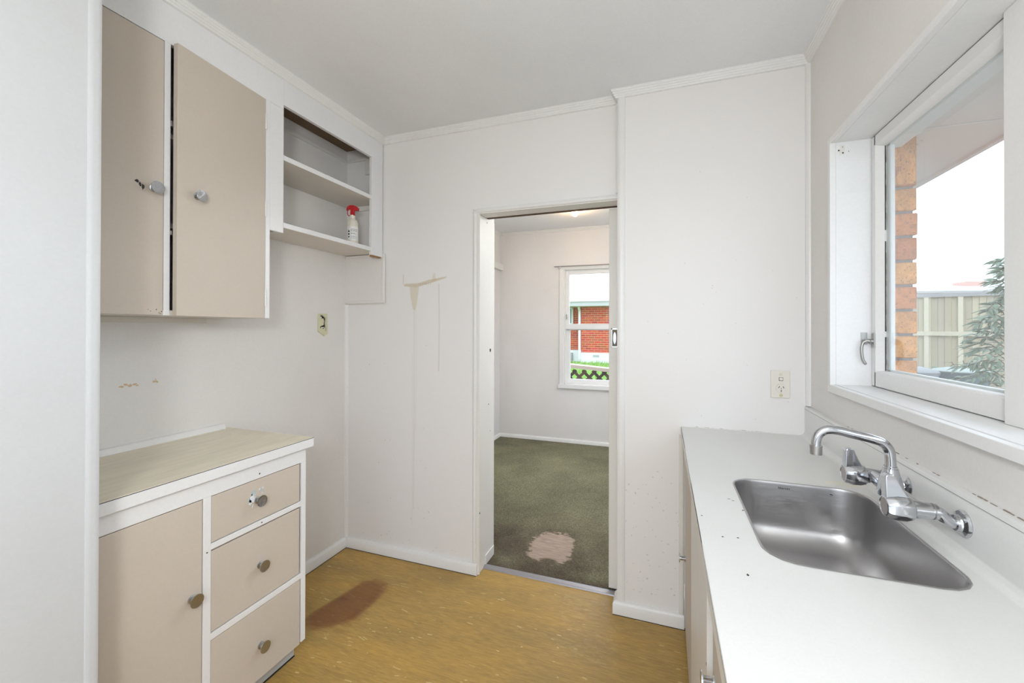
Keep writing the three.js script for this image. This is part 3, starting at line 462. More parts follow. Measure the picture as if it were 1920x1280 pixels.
// ---------- sink run on the right ----------
const RX = 1.9226, RY = 0.904, RZ1 = 2.25, SK = { x0: 2.035, x1: 2.356, z0: 0.703, z1: 1.182, r: 0.062 };
function rrPath(p, x0, x1, z0, z1, r) { p.moveTo(x0 + r, z0); p.lineTo(x1 - r, z0); p.absarc(x1 - r, z0 + r, r, -Math.PI / 2, 0); p.lineTo(x1, z1 - r); p.absarc(x1 - r, z1 - r, r, 0, Math.PI / 2); p.lineTo(x0 + r, z1); p.absarc(x0 + r, z1 - r, r, Math.PI / 2, Math.PI); p.lineTo(x0, z0 + r); p.absarc(x0 + r, z0 + r, r, Math.PI, 1.5 * Math.PI); return p; }
{
  const t = thing('worktop', 'white laminate worktop with a coved upstand around the sink', 'worktop', [2.16, 0.868, 1.4]);
  const s = new THREE.Shape([[RX, PZ], [2.3602, PZ], [2.3602, RZ1], [RX, RZ1]].map((p) => new THREE.Vector2(...p))); s.holes.push(rrPath(new THREE.Path(), SK.x0, SK.x1, SK.z0, SK.z1, SK.r));
  const g = tidy(new THREE.ExtrudeGeometry(s, { depth: 0.034, bevelEnabled: false, curveSegments: 14 })); g.rotateX(Math.PI / 2); g.translate(0, RY, 0); metric(g);
  obj('top', g, M.worktop, t);
  const cove = [[0, -0.034], [0.055, -0.034], [0.055, 0]]; for (let i = 0; i <= 8; i++) { const a = i / 8 * Math.PI / 2; cove.push([0.042 - 0.024 * Math.sin(a), 0.024 - 0.024 * Math.cos(a)]); } cove.push([0.018, 0.119], [0.0165, 0.1215], [0, 0.1215]);
  obj('upstand', sweep(cove, V(XR, RY, PZ), V(XR, RY, RZ1), V(-1, 0, 0), dn), M.worktop, t, 'coved white upstand against the wall');
  obj('top_seam', bx(XR - 0.0186, XR - 0.0170, RY + 0.1108, RY + 0.1119, PZ + 0.001, RZ1), S({ color: lin(0.36, 0.35, 0.34), roughness: 0.7 }), t);
  for (let k = 0; k < 46; k++) { const z = 0.42 + k * 0.016; if (hash(k, 7, 1) < 0.45) continue; obj('dirt_mark', bx(XR - 0.0014 - 0.0012 * hash(k, 3, 2), XR + 0.001, RY + 0.1212, RY + 0.1222 + 0.0012 * hash(k, 4, 2), z, z + 0.004 + 0.012 * hash(k, 5, 2)), M.dirt, t); }
  obj('front_edge', bx(RX - 0.0012, RX + 0.0008, 0.870, 0.9035, PZ, RZ1), M.cream, t);
  obj('edge_seam', bx(RX - 0.0016, RX + 0.0004, 0.9015, 0.9035, PZ, RZ1), M.aged, t);
  for (const [x, z, a, b] of [[1.933, 1.015, 0.002, 0.0018], [1.966, 1.111, 0.0022, 0.002], [1.996, 1.105, 0.0022, 0.002], [1.990, 1.25, 0.002, 0.004], [2.008, 0.885, 0.004, 0.0012], [2.016, 0.893, 0.003, 0.0012], [2.03, 0.95, 0.003, 0.002]]) { const k = blob(x, -z, a, b, 9, 0.3, 0.0003); k.rotateX(-Math.PI / 2); k.translate(0, RY, 0); obj('speck', k, M.hole, t); }
  const st = blob(2.335, -0.655, 0.050, 0.026, 16, 0.15, 0.00012); st.rotateX(-Math.PI / 2); st.translate(0, RY, 0); obj('stain', st, P({ color: lin(0.80, 0.775, 0.68), roughness: 0.35 }), t, 'faint yellow water stain behind the tap');
  obj('caulk', bx(1.93, 2.39, 0.9035, 0.9065, PZ - 0.001, PZ + 0.003, 0.001), M.cream, t);
}
{
  const t = thing('sink', 'rectangular stainless steel sink bowl set into the white worktop', 'sink', [2.195, 0.75, 0.94]);
  const N = 64, ring = (o, y, r) => { const p = rrPath(new THREE.Path(), SK.x0 + o, SK.x1 - o, SK.z0 + o, SK.z1 - o, Math.max(0.004, r)); const q = p.getSpacedPoints(N); q.pop(); return q.map((v) => V(v.x, y, v.y)); };
  // every ring takes N directions so that neighbours correspond
  const rows = [[-0.0022, 0.9046, 0.064], [-0.0012, 0.9056, 0.063], [0.0015, 0.9052, 0.061], [0.0028, 0.9035, 0.060], [0.0035, 0.897, 0.059], [0.008, 0.84, 0.056], [0.011, 0.795, 0.054]];
  for (let i = 1; i <= 8; i++) { const a = i / 8 * Math.PI / 2; rows.push([0.011 + 0.055 * (1 - Math.cos(a)), 0.795 - 0.055 * Math.sin(a), 0.054 - 0.040 * (1 - Math.cos(a))]); }
  rows.push([0.11, 0.737, 0.03], [0.14, 0.7355, 0.015]);
  const R = rows.map(([o, y, r]) => ring(o, y, r)), pos = [], uv = []; let run = 0;
  const push = (v, u, w) => { pos.push(v.x, v.y, v.z); uv.push(u, w); };
  const cuts = [0]; for (let i = 1; i < R.length; i++) { run += Math.hypot(rows[i][0] - rows[i - 1][0], rows[i][1] - rows[i - 1][1]); cuts.push(run); }
  for (let i = 0; i + 1 < R.length; i++) for (let j = 0; j < N; j++) { const k = (j + 1) % N, u0 = j / N * 1.5, u1 = (j + 1) / N * 1.5; push(R[i][j], u0, cuts[i]); push(R[i + 1][k], u1, cuts[i + 1]); push(R[i + 1][j], u0, cuts[i + 1]); push(R[i][j], u0, cuts[i]); push(R[i][k], u1, cuts[i]); push(R[i + 1][k], u1, cuts[i + 1]); }
  const c = V(2.195, 0.735, 0.9425), L = R[R.length - 1]; for (let j = 0; j < N; j++) { push(L[j], j / N, run); push(L[(j + 1) % N], (j + 1) / N, run); push(c, 0.5, run + 0.05); }
  let g = new THREE.BufferGeometry(); g.setAttribute('position', new THREE.Float32BufferAttribute(pos, 3)); g.setAttribute('uv', new THREE.Float32BufferAttribute(uv, 2));
  let smooth = g.clone(); smooth.deleteAttribute('uv'); smooth = mergeVertices(smooth, 1e-5); smooth.computeVertexNormals();
  smooth = smooth.toNonIndexed(); const nn = smooth.attributes.normal; // face the room
  let up = 0; for (let i = 0; i < nn.count; i++) up += nn.getY(i);
  if (up < 0) { const p = g.attributes.position.array, q = g.attributes.uv.array; for (let f = 0; f < p.length; f += 9) for (let m = 0; m < 3; m++) [p[f + 3 + m], p[f + 6 + m]] = [p[f + 6 + m], p[f + 3 + m]]; for (let f = 0; f < q.length; f += 6) for (let m = 0; m < 2; m++) [q[f + 2 + m], q[f + 4 + m]] = [q[f + 4 + m], q[f + 2 + m]]; smooth = g.clone(); smooth.deleteAttribute('uv'); smooth = mergeVertices(smooth, 1e-5); smooth.computeVertexNormals(); smooth = smooth.toNonIndexed(); }
  g.setAttribute('normal', smooth.attributes.normal);
  obj('bowl', g, M.steel, t);
  obj('waste', place(lathe([[0.0001, 0.0005], [0.012, 0.001], [0.014, 0.003], [0.030, 0.0045], [0.041, 0.003], [0.043, 0.0005]], 32), M4(2.195, 0.7362, 0.9425)), M.chrome, t);
  const font = await new FontLoader().loadAsync('fonts/droid/droid_sans_bold.typeface.json');
  const tx = tidy(new TextGeometry('Mercer', { font, size: 0.0062, depth: 0.0004, curveSegments: 3 }));
  obj('maker_mark', place(tx, M4(2.157, 0.8865, 0.7074, -0.08, 0, 0)), S({ color: lin(0.05, 0.05, 0.055), roughness: 0.6 }), t, 'small dark printed maker name');
  obj('scratch', place(blob(0, 0, 0.006, 0.0016, 9, 0.3, 0.0004), M4(2.286, 0.8865, 0.7072, -0.08, 0, -0.3)), S({ color: lin(0.06, 0.06, 0.06), roughness: 0.6 }), t);
}
{
  const t = thing('tap', 'chrome wall mounted mixer tap with two winged levers over the sink', 'tap', [2.33, 0.98, 0.934]);
  const by = 0.985, bX = 2.330, zf = 0.831, zn = 1.037, zc = 0.934;
  for (const z of [zf, zn]) {
    const fl = place(lathe([[0.0001, 0], [0.0255, 0], [0.026, 0.002], [0.0235, 0.006], [0.016, 0.009], [0.0145, 0.012], [0.0145, 0.016], [0.0001, 0.016]], 30), M4(2.3975, 0.968, z, 0, 0, Math.PI / 2));
    const f = obj('flange', fl, M.chrome, t);
    obj('inlet_bend', [tube([V(2.385, 0.968, z), V(2.377, 0.969, z), V(2.366, 0.976, z), V(2.357, 0.984, z), V(2.347, by, z)], 0.0118, 18, 16), rod(V(2.355, by, z), V(2.336, by, z), 0.0148, 0.0148, 24)], M.chrome, f);
    obj('union_ring', [rod(V(2.3495, by, z), V(2.3475, by, z), 0.0156, 0.0156, 24)], M.aged, f);
    // valve: bell shaped knob with axis along -x, grey cap, tall wing
    const v = obj('valve', [rod(V(2.345, by, z), V(2.312, by, z), 0.0155, 0.0185, 26), place(lathe([[0.0001, 0.0455], [0.0170, 0.0455], [0.0180, 0.0475], [0.0205, 0.0468], [0.0230, 0.042], [0.0256, 0.028], [0.0254, 0.014], [0.0225, 0.004], [0.017, 0], [0.0001, 0]], 34), M4(2.318, by, z, 0, 0, Math.PI / 2))], M.chrome, t);
    obj('cap', [rod(V(2.2745, by, z), V(2.2715, by, z), 0.0165, 0.0162, 28)], S({ color: lin(0.42, 0.38, 0.36), roughness: 0.4, metalness: 0.4 }), v, 'grey index cap');
    const s = new THREE.Shape(); s.moveTo(2.2735, by + 0.012); s.lineTo(2.2745, by + 0.058); s.quadraticCurveTo(2.275, by + 0.063, 2.281, by + 0.063); s.quadraticCurveTo(2.2885, by + 0.063, 2.290, by + 0.058); s.quadraticCurveTo(2.298, by + 0.034, 2.3125, by + 0.013); s.closePath();
    const w = tidy(new THREE.ExtrudeGeometry(s, { depth: 0.016, bevelEnabled: true, bevelSize: 0.002, bevelThickness: 0.003, bevelSegments: 3, curveSegments: 8 })); w.translate(0, 0, z - 0.008);
    const near = z === zn; if (near) { w.translate(0, -by, -z); w.rotateX(-0.12); w.translate(0, by, z); }
    obj('lever', w, M.chrome, v);
  }
  obj('body', [rod(V(bX, by, zf), V(bX, by, zn), 0.0150, 0.0150, 26), place(lathe([[0.0001, -0.016], [0.016, -0.016], [0.0225, -0.010], [0.024, 0], [0.0225, 0.016], [0.0175, 0.034], [0.0145, 0.046], [0.0140, 0.050], [0.0001, 0.050]], 30), M4(bX - 0.006, by, zc))], M.chrome, t);
  const sp = [V(2.324, 1.030, zc), V(2.324, 1.055, zc), V(2.321, 1.076, zc), V(2.310, 1.0905, zc), V(2.294, 1.0965, zc), V(2.255, 1.105, zc), V(2.222, 1.1115, zc), V(2.203, 1.110, zc), V(2.190, 1.1005, zc), V(2.1845, 1.085, zc), V(2.184, 1.068, zc)];
  const spout = obj('spout', [tube(sp, 0.0102, 70, 20), rod(V(2.324, 1.030, zc), V(2.324, 1.040, zc), 0.0128, 0.0125, 24)], M.chrome, t);
  obj('aerator', [rod(V(2.184, 1.072, zc), V(2.184, 1.052, zc), 0.0122, 0.0118, 24), rod(V(2.184, 1.0725, zc), V(2.184, 1.0705, zc), 0.0128, 0.0128, 24)], M.aged, spout);
}
{
  const t = thing('sink_cabinet', 'cream painted cabinet with knobbed doors below the sink worktop', 'cabinet', [2.16, 0, 1.4]);
  obj('carcass', [bx(1.96, 2.40, 0.09, 0.72, PZ, 0.073), bx(1.96, XR, 0.09, 0.106, 0.073, RZ1), bx(1.96, XR, 0.09, 0.72, RZ1 - 0.016, RZ1)], M.cream, t);
  obj('top_rail', bx(1.941, 1.96, 0.815, 0.869, PZ, RZ1, 0.001), M.cream, t);
  obj('stile', bx(1.9415, 1.96, 0.09, 0.815, PZ, 0.078, 0.001), M.cream, t);
  obj('front_panel', bx(1.938, 1.958, 0.0, 0.815, 0.52, 1.078, 0.0015), M.cream, t, 'cream vertical grained board');
  obj('toe_board', bx(1.985, 2.0, 0, 0.09, PZ, RZ1, 0.001), M.toe, t);
  const d1 = obj('door', bx(1.938, 1.957, 0.02, 0.812, 0.081, 0.517, 0.0015), M.beige, t);
  const pull = (x, y, z, s = 1) => [rod(V(x, y, z), V(x - 0.024, y, z), 0.0085 * s, 0.0085 * s, 22), rod(V(x - 0.023, y, z), V(x - 0.0265, y, z), 0.0185 * s, 0.0178 * s, 28), rod(V(x, y, z), V(x - 0.003, y, z), 0.013 * s, 0.012 * s, 22)];
  obj('knob', pull(1.938, 0.349, 0.13), M.chrome, d1, 'chrome disc knob');
  const d2 = obj('door', bx(1.950, 1.968, 0.02, 0.812, 1.082, 1.56, 0.0015), M.beige, t);
  obj('knob', pull(1.950, 0.592, 1.112), M.chrome, d2, 'chrome disc knob');
  const d3 = obj('door', bx(1.950, 1.968, 0.02, 0.812, 1.563, 2.06, 0.0015), M.beige, t);
  obj('knob', pull(1.950, 0.592, 2.02), M.chrome, d3);
  obj('back_fill', bx(1.975, 1.99, 0.1, 0.7, 0.08, RZ1 - 0.02), M.darkWood, t);
  for (const y of [0.78, 0.18]) obj('hinge', hingeAt(1.9375, y, 0.0795), M.trim, t);
  obj('screw_hole', ontoX(blob(-1.070, 0.598, 0.003, 0.003), 1.9376), M.hole, t);
}
struct('trim_16', sweep(half(0.022, 0.010), V(1.925, 0.058, PZ), V(1.925, 0.868, PZ), V(0, 0, 1), V(1, 0, 0)), M.cream, 'rounded bead between wall and sink cabinet', 'bead');

// ---------- kitchen window ----------
{
  const t = structGroup('window_1', 'white timber casement window above the sink looking out to the garden', 'window');
  const AX = 2.400, z1 = 2.60;
  obj('architrave', [bx(AX, XR + 0.003, 1.149, 2.021, 0.305, 0.327, 0.0015), bx(AX, XR + 0.003, 2.001, 2.021, 0.327, z1, 0.0015), bx(AX, XR + 0.003, 1.149, 2.001, z1 - 0.022, z1, 0.0015)], M.sill, t);
  obj('sill_edge', bx(AX - 0.001, XR + 0.003, 1.123, 1.149, 0.305, z1, 0.002), M.sill, t);
  obj('lining', [bx(XR + 0.003, 2.565, 1.13, 2.0085, 0.320, 0.3268, 0.001), bx(XR + 0.003, 2.565, 2.001, 2.0075, 0.327, z1 - 0.022, 0.001), bx(XR + 0.003, 2.565, 1.13, 2.0085, z1 - 0.0222, z1 - 0.016, 0.001)], M.jambWhite, t);
  obj('sill', bx(XR + 0.0045, 2.60, 1.12, 1.1505, 0.3268, z1 - 0.022, 0.002), M.jambWhite, t);
  obj('outer_frame', [bx(2.559, 2.573, 1.11, 2.06, 0.255, 0.331, 0.003), bx(2.559, 2.60, 1.958, 2.05, 0.331, z1, 0.003), bx(2.559, 2.63, 1.08, 1.153, 0.331, z1, 0.003), bx(2.559, 2.615, 1.11, 2.06, z1 - 0.026, z1 + 0.05, 0.003)], M.sill, t);
  obj('mullion', [bx(2.508, 2.5187, 1.1506, 2.001, 0.944, 1.03, 0.0025), bx(2.518, 2.60, 1.1506, 2.001, 0.968, 1.028)], M.sill, t); obj('mullion', bx(2.514, 2.60, 1.1506, 2.001, 1.93, 2.02, 0.0025), M.sill, t);
  const sash = (z0, z1, nm) => {
    const X0 = 2.519, X1 = 2.558, yb = 1.1535, yt = 1.998, sec = (w0, w1) => [[0, X1 - X0], [0, 0], [w0, 0], [w0 + 0.003, 0.003], [w1, 0.019], [w1, X1 - X0]], zx = V(1, 0, 0), WS = [0.0255, 0.0425], WB = [0.0465, 0.0535], WT = [0.031, 0.044];
    const s = obj(nm, [sweep(sec(...WS), V(X0, yb, z0), V(X0, yt, z0), V(0, 0, 1), zx), sweep(sec(...WS), V(X0, yb, z1), V(X0, yt, z1), V(0, 0, -1), zx), sweep(sec(...WB), V(X0, yb, z0 + 0.02), V(X0, yb, z1 - 0.02), V(0, 1, 0), zx), sweep(sec(...WT), V(X0, yt, z0 + 0.02), V(X0, yt, z1 - 0.02), V(0, -1, 0), zx)], M.sill, t);
    const gz0 = z0 + 0.0425, gz1 = z1 - 0.0425, gy0 = yb + 0.0535, gy1 = yt - 0.044;
    obj('putty', [bx(2.5445, 2.5575, gy0 - 0.004, gy1 + 0.004, gz0 - 0.004, gz0 + 0.022, 0.003), bx(2.5445, 2.5575, gy0 - 0.004, gy1 + 0.004, gz1 - 0.018, gz1 + 0.004, 0.003), bx(2.5445, 2.5575, gy0 - 0.004, gy0 + 0.006, gz0, gz1, 0.002), bx(2.5445, 2.5575, gy1 - 0.007, gy1 + 0.004, gz0, gz1, 0.002)], M.jambWhite, s);
    const n = 40; for (let k = 0; k < 1; k++) { const crack = []; for (let i = 0; i < n; i++) { const y = gy0 + (gy1 - gy0) * i / n; if (hash(i, 3, 7) < 0.12) continue; crack.push(bx(2.5385, 2.5402, y, y + (gy1 - gy0) / n, gz0 - 0.001, gz0 + 0.0022 + 0.0022 * hash(i, 5, 9))); } obj('putty_crack', crack, M.hole, s, 'dark cracked putty line'); }
    obj('pane', bx(2.5405, 2.5425, gy0 - 0.008, gy1 + 0.008, gz0 - 0.008, gz1 + 0.008), M.glass, s); return s;
  };
  sash(0.3305, 0.967, 'sash'); sash(2.022, z1 - 0.024, 'sash');
  obj('glazing_bead', [bx(2.53, 2.55, 1.153, 1.168, 1.03, 1.93, 0.003), bx(2.53, 2.55, 1.985, 2.0, 1.03, 1.93, 0.003), bx(2.53, 2.55, 1.153, 2.0, 1.028, 1.042, 0.003), bx(2.53, 2.55, 1.153, 2.0, 1.916, 1.93, 0.003)], M.sill, t); obj('pane', bx(2.5405, 2.5425, 1.16, 1.99, 1.036, 1.926), M.glass, t);
  obj('gap_shade', [bx(2.5205, 2.557, 1.9982, 2.0009, 0.329, 0.966), bx(2.5205, 2.557, 1.152, 2.0, 0.3270, 0.3303)], M.hole, t, 'dark filler giving the shade in the gap around the casement');  // dark boxes fill the gap; its shade is put into their colour
  // casement fastener
  const h = obj('catch', [bx(2.5145, 2.5185, 1.283, 1.332, 0.338, 0.357, 0.0018), rod(V(2.5185, 1.3045, 0.3475), V(2.5075, 1.3045, 0.3475), 0.0085, 0.0075)], M.aged, t, 'worn chrome window catch');
  obj('handle', [tube([V(2.509, 1.3045, 0.3475), V(2.500, 1.3055, 0.345), V(2.491, 1.300, 0.343), V(2.4865, 1.286, 0.342), V(2.4865, 1.262, 0.342), V(2.490, 1.240, 0.342), V(2.496, 1.228, 0.342)], 0.0046, 30, 10), rod(V(2.496, 1.2285, 0.342), V(2.499, 1.2255, 0.342), 0.0046, 0.003)], M.aged, h);
  obj('keeper', [bx(2.489, 2.507, 1.292, 1.333, 0.3265, 0.329, 0.0012), bx(2.498, 2.509, 1.296, 1.312, 0.329, 0.338, 0.0015)], M.aged, t, 'worn chrome catch keeper on the jamb');
  for (const [x, y, r] of [[2.4265, 1.9725, 0.0024], [2.4385, 1.9625, 0.0026], [2.4375, 1.983, 0.0014], [2.4555, 1.966, 0.0012]]) obj('screw_hole', rod(V(x, y, 0.3266), V(x, y, 0.3282), r, r, 10), M.hole, t);
  obj('stay_plate', [bx(2.430, 2.443, 1.956, 1.990, 0.3265, 0.3279, 0.0007)], M.cream, t);
}

// ---------- sash window of the far room ----------
{
  const t = structGroup('window_2', 'white sash window in the room beyond the doorway', 'window'), z = FZ;
  const { x0, x1, y0, y1 } = fw;
  obj('architrave', [bx(x0 - 0.05, x0 + 0.004, y0 - 0.01, y1 + 0.03, z - 0.002, z + 0.018, 0.003), bx(x1 - 0.004, x1 + 0.05, y0 - 0.01, y1 + 0.03, z - 0.002, z + 0.018, 0.003), bx(x0 - 0.05, x1 + 0.05, y1 - 0.005, y1 + 0.03, z - 0.002, z + 0.02, 0.003)], M.trim, t);
  obj('sill', bx(x0 - 0.06, x1 + 0.06, y0 - 0.055, y0 - 0.008, z - 0.15, z + 0.04, 0.004), M.sill, t);
  obj('lining', [bx(x0, x0 + 0.02, y0 - 0.01, y1, z - 0.14, z, 0.001), bx(x1 - 0.02, x1, y0 - 0.01, y1, z - 0.14, z, 0.001), bx(x0 + 0.02, x1 - 0.02, y1 - 0.012, y1, z - 0.14, z, 0.001)], M.cream, t);
  const sash = (za, ya, yb, rt, rb) => { const s = obj('sash', [bx(x0 + 0.02, x0 + 0.062, ya, yb, za, za + 0.035, 0.002), bx(x1 - 0.062, x1 - 0.02, ya, yb, za, za + 0.035, 0.002), bx(x0 + 0.062, x1 - 0.062, ya, ya + rb, za, za + 0.035, 0.002), bx(x0 + 0.062, x1 - 0.062, yb - rt, yb, za, za + 0.035, 0.002)], M.sill, t); obj('pane', bx(x0 + 0.055, x1 - 0.055, ya + rb - 0.006, yb - rt + 0.006, za + 0.017, za + 0.019), M.clearGlass, s); return s; };
  const up = sash(z - 0.055, 1.337, 2.028, 0.045, 0.063); sash(z - 0.095, 0.692, 1.385, 0.06, 0.057);
  obj('catch', [bx(0.768, 0.778, 1.472, 1.512, z - 0.021, z - 0.012, 0.002), tube([V(0.773, 1.495, z - 0.014), V(0.775, 1.494, z + 0.004), V(0.777, 1.478, z + 0.008), V(0.777, 1.455, z + 0.006)], 0.004, 14, 8)], M.aged, up, 'dark window catch');
}
{
  const t = thing('curtain_rod', 'thin white curtain rod above the sash window in the next room', 'curtain rod', [1.18, 2.07, FZ + 0.06]);
  obj('rod', rod(V(0.635, 2.071, FZ + 0.05), V(1.76, 2.071, FZ + 0.05), 0.006), M.alu, t);
  obj('bracket', bx(0.70, 0.715, 2.055, 2.082, FZ - 0.001, FZ + 0.054, 0.002), M.trim, t); obj('bracket', bx(1.67, 1.685, 2.055, 2.082, FZ - 0.001, FZ + 0.054, 0.002), M.trim, t);
}
struct('trim_17', [bx(FX - 0.001, FX + 0.045, 2.062, 2.14, FZ, FZ + 0.35, 0.003), bx(FX - 0.001, FX + 0.006, 2.14, HF - 0.03, FZ + 0.05, FZ + 0.35, 0.001)], M.cream, 'short boxed ledge high on the wall beyond the doorway', 'ledge');
{
  const lx = 1.021, lz = -2.018, t = thing('ceiling_lamp', 'small glowing warm ceiling lamp seen at the top of the doorway', 'lamp', [lx, HF, lz]);
  obj('collar', place(lathe([[0.0001, 0], [0.052, 0], [0.050, -0.010], [0.040, -0.014], [0.034, -0.016], [0.0001, -0.016]].reverse(), 28), M4(lx, HF, lz)), M.trim, t);
  const globe = new THREE.SphereGeometry(0.034, 24, 16); globe.scale(1, 0.85, 1); globe.translate(lx, HF - 0.036, lz);
  obj('bulb', globe, S({ color: lin(1, 0.9, 0.75), emissive: lin(1, 0.80, 0.52), emissiveIntensity: 3, roughness: 0.4 }), t, 'glowing warm bulb');
  const l = new THREE.PointLight(new THREE.Color().setRGB(1, 0.66, 0.34), 0.10); l.position.set(lx, HF - 0.085, lz); l.shadow.radius = 2; l.castShadow = true; l.name = 'ceiling_lamp_light'; scene.add(l);
}

// ---------- outside the kitchen window ----------
const GY = -0.12;
struct('ground', [bx(2.3, 40, GY - 0.3, GY, -40, 30), bx(-40, -0.3, GY - 0.3, GY, -40, 30), bx(-0.3, 2.3, GY - 0.3, GY, -40, -3.0), bx(-0.3, 2.3, GY - 0.3, GY, 3.7, 30)], S({ color: lin(0.24, 0.23, 0.20), roughness: 0.95 }), 'grey paved yard outside the kitchen window', 'ground');
const brickTex = (r, g, b, s) => { const t = dataTex(256, 256, (x, y) => { const n = fbm(x / 40, y / 40, s, 4), f = noise(x / 2, y / 2, s + 7), p = sstep(0.80, 0.9, noise(x / 4.5, y / 4.5, s + 11)), k = 0.80 + 0.30 * n + 0.10 * (f - 0.5); const q = 1 - 0.42 * p; return [r * k * q, g * k * q, b * k * q * 0.98]; }); t.repeat.set(7, 7); return t; };
const brickBump = dataTex(256, 256, (x, y) => { const v = 150 * fbm(x / 12, y / 12, 151, 4) + 90 * noise(x / 2, y / 2, 153) - 90 * sstep(0.78, 0.9, noise(x / 4.5, y / 4.5, 156)); return [v, v, v]; }, false); brickBump.repeat.set(7, 7);
const brickM = [[232, 166, 98, 101], [224, 148, 92, 111], [214, 138, 92, 121], [236, 174, 104, 131]].map(([r, g, b, s]) => S({ color: lin(0.95, 0.86, 0.74), map: brickTex(r, g, b, s), bumpMap: brickBump, bumpScale: 0.002, roughness: 0.92 }));
M.mortar = S({ color: lin(0.25, 0.215, 0.205), roughness: 0.95, bumpMap: brickBump, bumpScale: 0.002 });
const houseBrick = canvasTex(1024, 1024, (c, w, h) => { c.fillStyle = '#e2c4b2'; c.fillRect(0, 0, w, h); for (let r = 0; r < 24; r++) for (let k = -1; k < 9; k++) { const x = (k + (r % 2) / 2) * w / 8, y = r * h / 24; c.fillStyle = `rgb(${190 + rr(-18, 22) | 0},${92 + rr(-14, 18) | 0},${70 + rr(-12, 14) | 0})`; c.fillRect(x + 2, y + 4, w / 8 - 5, h / 24 - 8); } });
houseBrick.wrapS = houseBrick.wrapT = THREE.RepeatWrapping; over(houseBrick, 1.92, 2.064); M.houseBrick = S({ color: lin(0.92, 0.66, 0.54), map: houseBrick, roughness: 0.9 });
{
  const t = structGroup('wall_exterior', 'orange speckled brick wall end beside the kitchen window', 'brick wall');
  obj('mortar', [bx(2.575, 2.674, GY, 2.045, -0.25, 0.232), bx(2.575, 2.674, GY, 0.5, -3.0, -0.25), bx(2.575, 2.674, GY, 1.06, 0.232, 3.6)], M.mortar, t);
  const shapes = [0, 1, 2].map((k) => { const g = bx(-0.0545, 0.0545, -0.038, 0.038, -0.11, 0.11, 0.004), p = g.attributes.position; for (let i = 0; i < p.count; i++) { const q = [p.getX(i), p.getY(i), p.getZ(i)].map((v) => Math.round(v * 2000)); p.setXYZ(i, p.getX(i) + 0.0022 * (hash(q[0], q[1], q[2] + k * 77) - 0.5), p.getY(i) + 0.0018 * (hash(q[1], q[2], q[0] + k * 31) - 0.5), p.getZ(i) + 0.002 * (hash(q[2], q[0], q[1] + k) - 0.5)); } g.computeVertexNormals(); return g; });
  let n = 0;
  const brick = (x, y, z, sy = 1) => { const o = new THREE.Mesh(shapes[n % 3], brickM[[0, 2, 0, 3, 0, 1, 3, 2, 1][n % 9]]); o.name = 'brick'; o.position.set(x + rr(-0.002, 0.002), y, z); o.scale.set(1, sy, 1); t.add(o); n++; };
  for (let k = -5; k <= 5; k++) brick(2.628, 1.4555 + k * 0.0865 - 0.0432 + 0.0432, 0.131);
  brick(2.628, 1.948, 0.131, 2.52);
  obj('brickwork', [bx(2.676, 2.682, GY, 2.045, -0.25, 0.02)], M.houseBrick, t); obj('brickwork', bx(2.676, 2.682, GY, 1.02, 0.24, 3.6), M.houseBrick, t);
  obj('window_sill_brick', bx(2.60, 2.70, 1.02, 1.085, 0.236, 2.7, 0.004), brickM[1], t);
}
{
  const t = structGroup('eaves', 'pale boarded eaves seen through the top of the kitchen window', 'eaves'), m = S({ color: lin(0.80, 0.76, 0.74), roughness: 0.8 });
  obj('soffit', [bx(2.56, 3.005, 2.052, 2.064, -4.5, 0.208), bx(2.56, 3.005, 2.052, 2.064, 0.214, 1.4), bx(2.56, 3.005, 2.052, 2.064, 1.406, 5.4)], m, t);
  obj('soffit_mould', [bx(2.66, 2.705, 2.035, 2.052, -3, 0.225, 0.004), bx(2.64, 3.005, 2.047, 2.052, 0.196, 0.226, 0.002)], m, t);
  obj('fascia', bx(3.005, 3.025, 2.04, 2.22, -4.5, 5.4, 0.002), m, t);
  obj('gutter', sweep([[0, 0], [0.10, 0], [0.115, 0.09], [0.105, 0.09], [0.09, 0.012], [0.01, 0.012], [0.01, 0.09], [0, 0.09]], V(3.025, 2.10, -4.5), V(3.025, 2.10, 5.4), V(1, 0, 0), dn), S({ color: lin(0.7, 0.7, 0.7), roughness: 0.5 }), t);
  obj('roof', bx(2.56, 3.06, 2.22, 2.24, -4.5, 5.4), S({ color: lin(0.35, 0.34, 0.33), roughness: 0.8 }), t);
}
struct('roof', [bx(-1.0, 2.56, 2.75, 2.8, -3.1, 3.7), bx(-0.5, 2.56, 2.6, 2.75, -3.0, 3.65)], S({ color: lin(0.35, 0.34, 0.33), roughness: 0.8 }), 'roof above the kitchen', 'roof');
const dull = (r, g, b, k = 0.7) => S({ color: lin(r, g, b), roughness: k });
